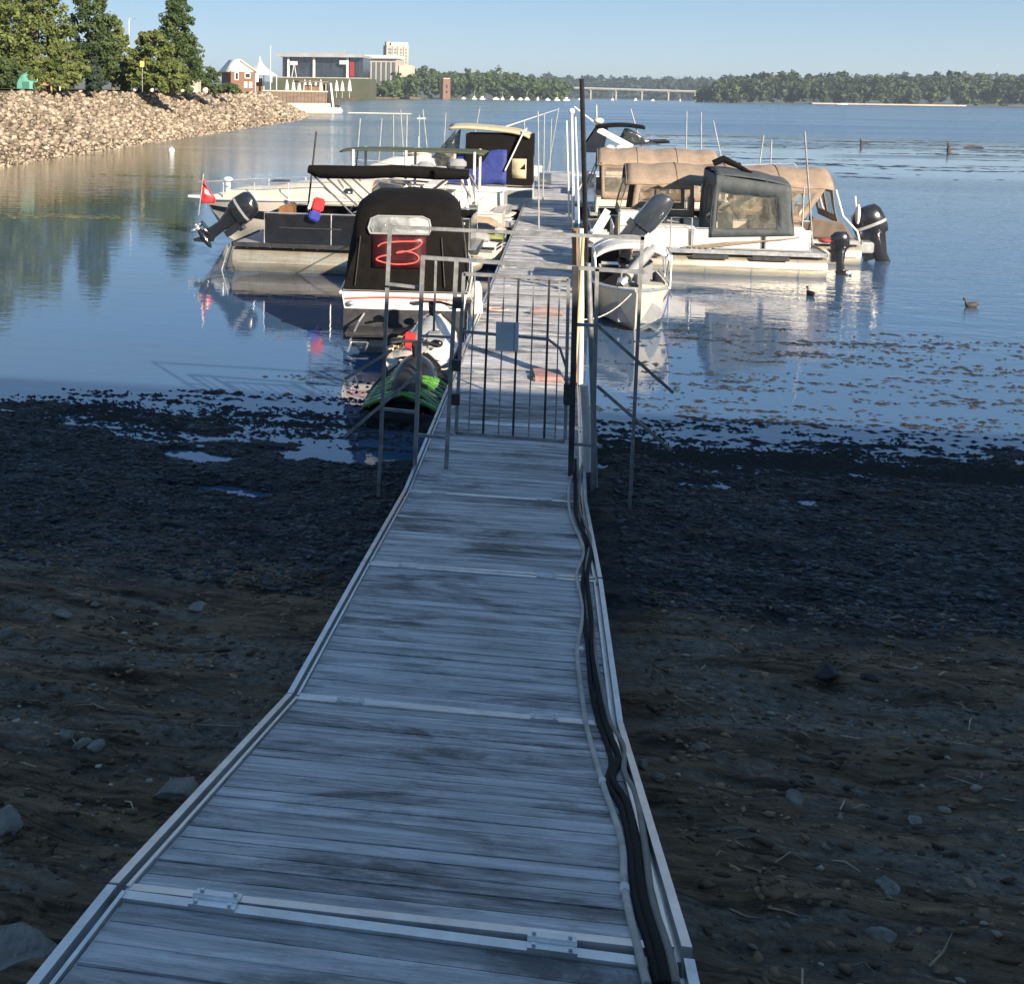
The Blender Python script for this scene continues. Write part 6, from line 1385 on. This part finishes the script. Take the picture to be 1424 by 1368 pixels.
# 12 ---- second tan canopy boat farther back
t = thing('pontoon_boat', 'tan canopied pontoon boat moored farther back, partly behind the big tan one', 'boat', (6.1, 37.6, 0), rad(180))
LB = 5.5; dz = pontoon(t, LB, 2.5, m_cream, panel_h=.5)
def b12(px, py, Y=36.4): p = P(px, py, Y); return Vector((6.1 - p.x, 37.6 - p.y, p.z))
zr = b12(910, 222).z; xr1 = b12(832, 215).x; xr0 = b12(1000, 215).x; zb = dz + .5; ztp = zr - .12
c, fn = soft_top(t, xr0, xr1, 2.5, zr - .02, m_canvas_t, crown=.34, hoops=3, sag=.07, drop=.14)
for s in (1, -1):
    side_panel(c, (b12(910, 260).x, s * 1.23, zb), (b12(837, 260).x, s * 1.23, zb), (b12(836, 225).x, s * 1.23, ztp), (b12(910, 225).x, s * 1.23, ztp), m_canvas_t, [(.08, .93, .2, .8)])
    side_panel(c, (b12(985, 260).x, s * 1.23, zb), (b12(912, 260).x, s * 1.23, zb), (b12(912, 225).x, s * 1.23, ztp), (b12(995, 225).x, s * 1.23, ztp), m_canvas_t, [(.08, .45, .2, .8), (.55, .93, .2, .8)])
side_panel(c, (xr1 + .5, -1.2, zb - .3), (xr1 + .5, 1.2, zb - .3), (xr1 - .04, 1.2, ztp), (xr1 - .04, -1.2, ztp), m_canvas_g, [(.1, .9, .2, .85)])
seat(t, (1.5, .6, dz + .05), (1.4, .6, .45), m_vinyl_w); seat(t, (4.0, .6, dz + .05), (1.4, .6, .45), m_vinyl_w); console(t, (2.8, -.5, dz)); outboard(t, (-.3, 0, dz + .15), 0, rad(5), 1.2, m_cowl)
for y in (-.8, .8): mb = MB(); mb.tube([(xr1 + .35, y, dz + .1), (xr1 + .55, y, dz + .8), (xr1 + .3, y, dz + 1.3)], .07, 8); mb.build('bow_fender', m_white, t)

# 13 ---- dark cruiser with black arch far right
YB = 45.0; a = P(822, 215, YB)
t = thing('cruiser', 'cruiser with a raked black arch, black top and white deck behind the tan canopies', 'boat', (a.x + .2, YB, 0), 0)
h = Hull(8.2, 2.7, 1.35, 1.55, .4, 2.2); powerboat(t, h, m_black, m_white, .48, floor=.5, crown=.22, rub=m_white)
def b13(px, py): p = P(px, py, YB - 1.1); return Vector((p.x - a.x - .2, 0, p.z))
for s in (1, -1):
    q0, q1 = b13(823, 212), b13(838, 178); mb = MB(); mb.loft([[Vector((q.x + dx, s * (1.3 - .15 * k), q.z)) for dx in (-w, w)] + [Vector((q.x + dx, s * (1.3 - .15 * k) - s * .12, q.z)) for dx in (w, -w)] for k, (q, w) in enumerate(((q0, .45), (q1, .22)))]); mb.build('arch_leg', m_black, t)
    q0, q1 = b13(879, 205), b13(832, 180); mb = MB(); mb.bar((q0.x, s * 1.2, q0.z), (q1.x, s * 1.15, q1.z), .08, .24); mb.build('arch_brace', m_white, t)
q0, q1 = b13(830, 178), b13(897, 178)
mb = MB(); mb.grid(lambda u, v: Vector((lrp(q0.x, q1.x, u), 1.2 * (2 * v - 1), q0.z + .05 * (1 - (2 * v - 1) ** 2) + .1 * math.sin(u * 3))), 10, 6); mb.build('black_top', m_canvas_k, t, solid=.10)
q2, q3 = b13(862, 201), b13(932, 198)
for s in (-1, 1): mb = MB(); mb.bar((q2.x, s * .9, q2.z), (q3.x, s * .6, q3.z), .14, .12); mb.build('black_coaming', m_black, t)
for s in (-1, 1): mb = MB(); mb.grid(lambda u, v: Vector((lrp(lrp(q0.x + 1.2, q1.x, u), lrp(q2.x, q3.x - .3, u), 1 - v), s * (1.1 - .15 * u), lrp(q2.z, q1.z - .08 - .4 * u * u, v))), 8, 4); mb.build('windscreen', m_glass, t, solid=.012)
MB().ball((q0.x + .1, 0, q0.z + .25), (.22, .22, .14)).build('radar_dome', m_white, t); tube_frame(t, 'antenna', [(q0.x + .05, .5, q0.z), (q0.x, .5, q0.z + .9)], .02, m_white)
mb = MB(); mb.tube([(q0.x + .3, 1.0, q0.z - .1), (q0.x - .9, 1.1, q0.z + .8)], .04, 6); mb.build('fishing_rod', m_white, t)
for k, px in enumerate((848, 862, 870)): q = b13(px, 205); MB().ball((q.x, -1.15, q.z - .05), (.2, .14, .16)).build('fender', m_white, t)
for s in (1, -1): tube_frame(t, 'bow_rail', [Vector((h.L * u, s * (h.half(u) - .07), h.sheer(u) + (.45 if .5 < u < .98 else .02))) for u in (.48, .54, .7, .85, .95, 1.0)])
# white low boats just beyond it
t = thing('runabout', 'low white runabout with two dark motors beyond the tan canopies', 'boat', (P(1012, 208, 48).x, 49.5, 0), rad(180))
h = Hull(6, 2.3, .85, 1.05, .3, 2.1); powerboat(t, h, m_white, m_white, .5, floor=.3, crown=.12); windscreen(t, h, .52, 1.9, .4, .5)
outboard(t, (-.15, -.35, .95), 0, 0, 1.0, m_cowl); outboard(t, (-.15, .45, .95), 0, 0, 1.0, m_cowl)
# small gear at the end of the dock on the left
for k, (px, py, Y, lab) in enumerate(((746, 232, 55, 'white dock box at the far left corner of the dock'), (758, 243, 50, 'small white dock box by the pale poles at the left dock edge'))):
    p = P(px, py, Y); t = thing('dock_box', lab, 'box', (p.x if p.x > XL else XL + .3, Y, FZ), .05)
    MB().box((0, 0, .22), (.55, .9, .44)).build('body', m_white, t, bevel=.03); MB().box((0, 0, .47), (.6, .95, .07)).build('lid', m_white, t, bevel=.02)
bpy.context.view_layer.update()
# ------------------------------------------------------------------ the air over the water
hm = bpy.data.materials.new('haze'); hm.use_nodes = True; nt = hm.node_tree; nt.nodes.remove(nt.nodes['Principled BSDF'])
pv = nd(nt, 'ShaderNodeVolumePrincipled'); pv.inputs['Color'].default_value = (0.70, 0.82, 0.96, 1); pv.inputs['Density'].default_value = 0.00015; pv.inputs['Anisotropy'].default_value = 0.2
nt.links.new(pv.outputs[0], nt.nodes['Material Output'].inputs['Volume'])
o = MB().box((0, 4000, 60), (19400, 12000, 132)).build('haze', hm, smooth=False); o['kind'] = 'stuff'; o['label'] = 'thin pale air over the water'; o['category'] = 'haze'
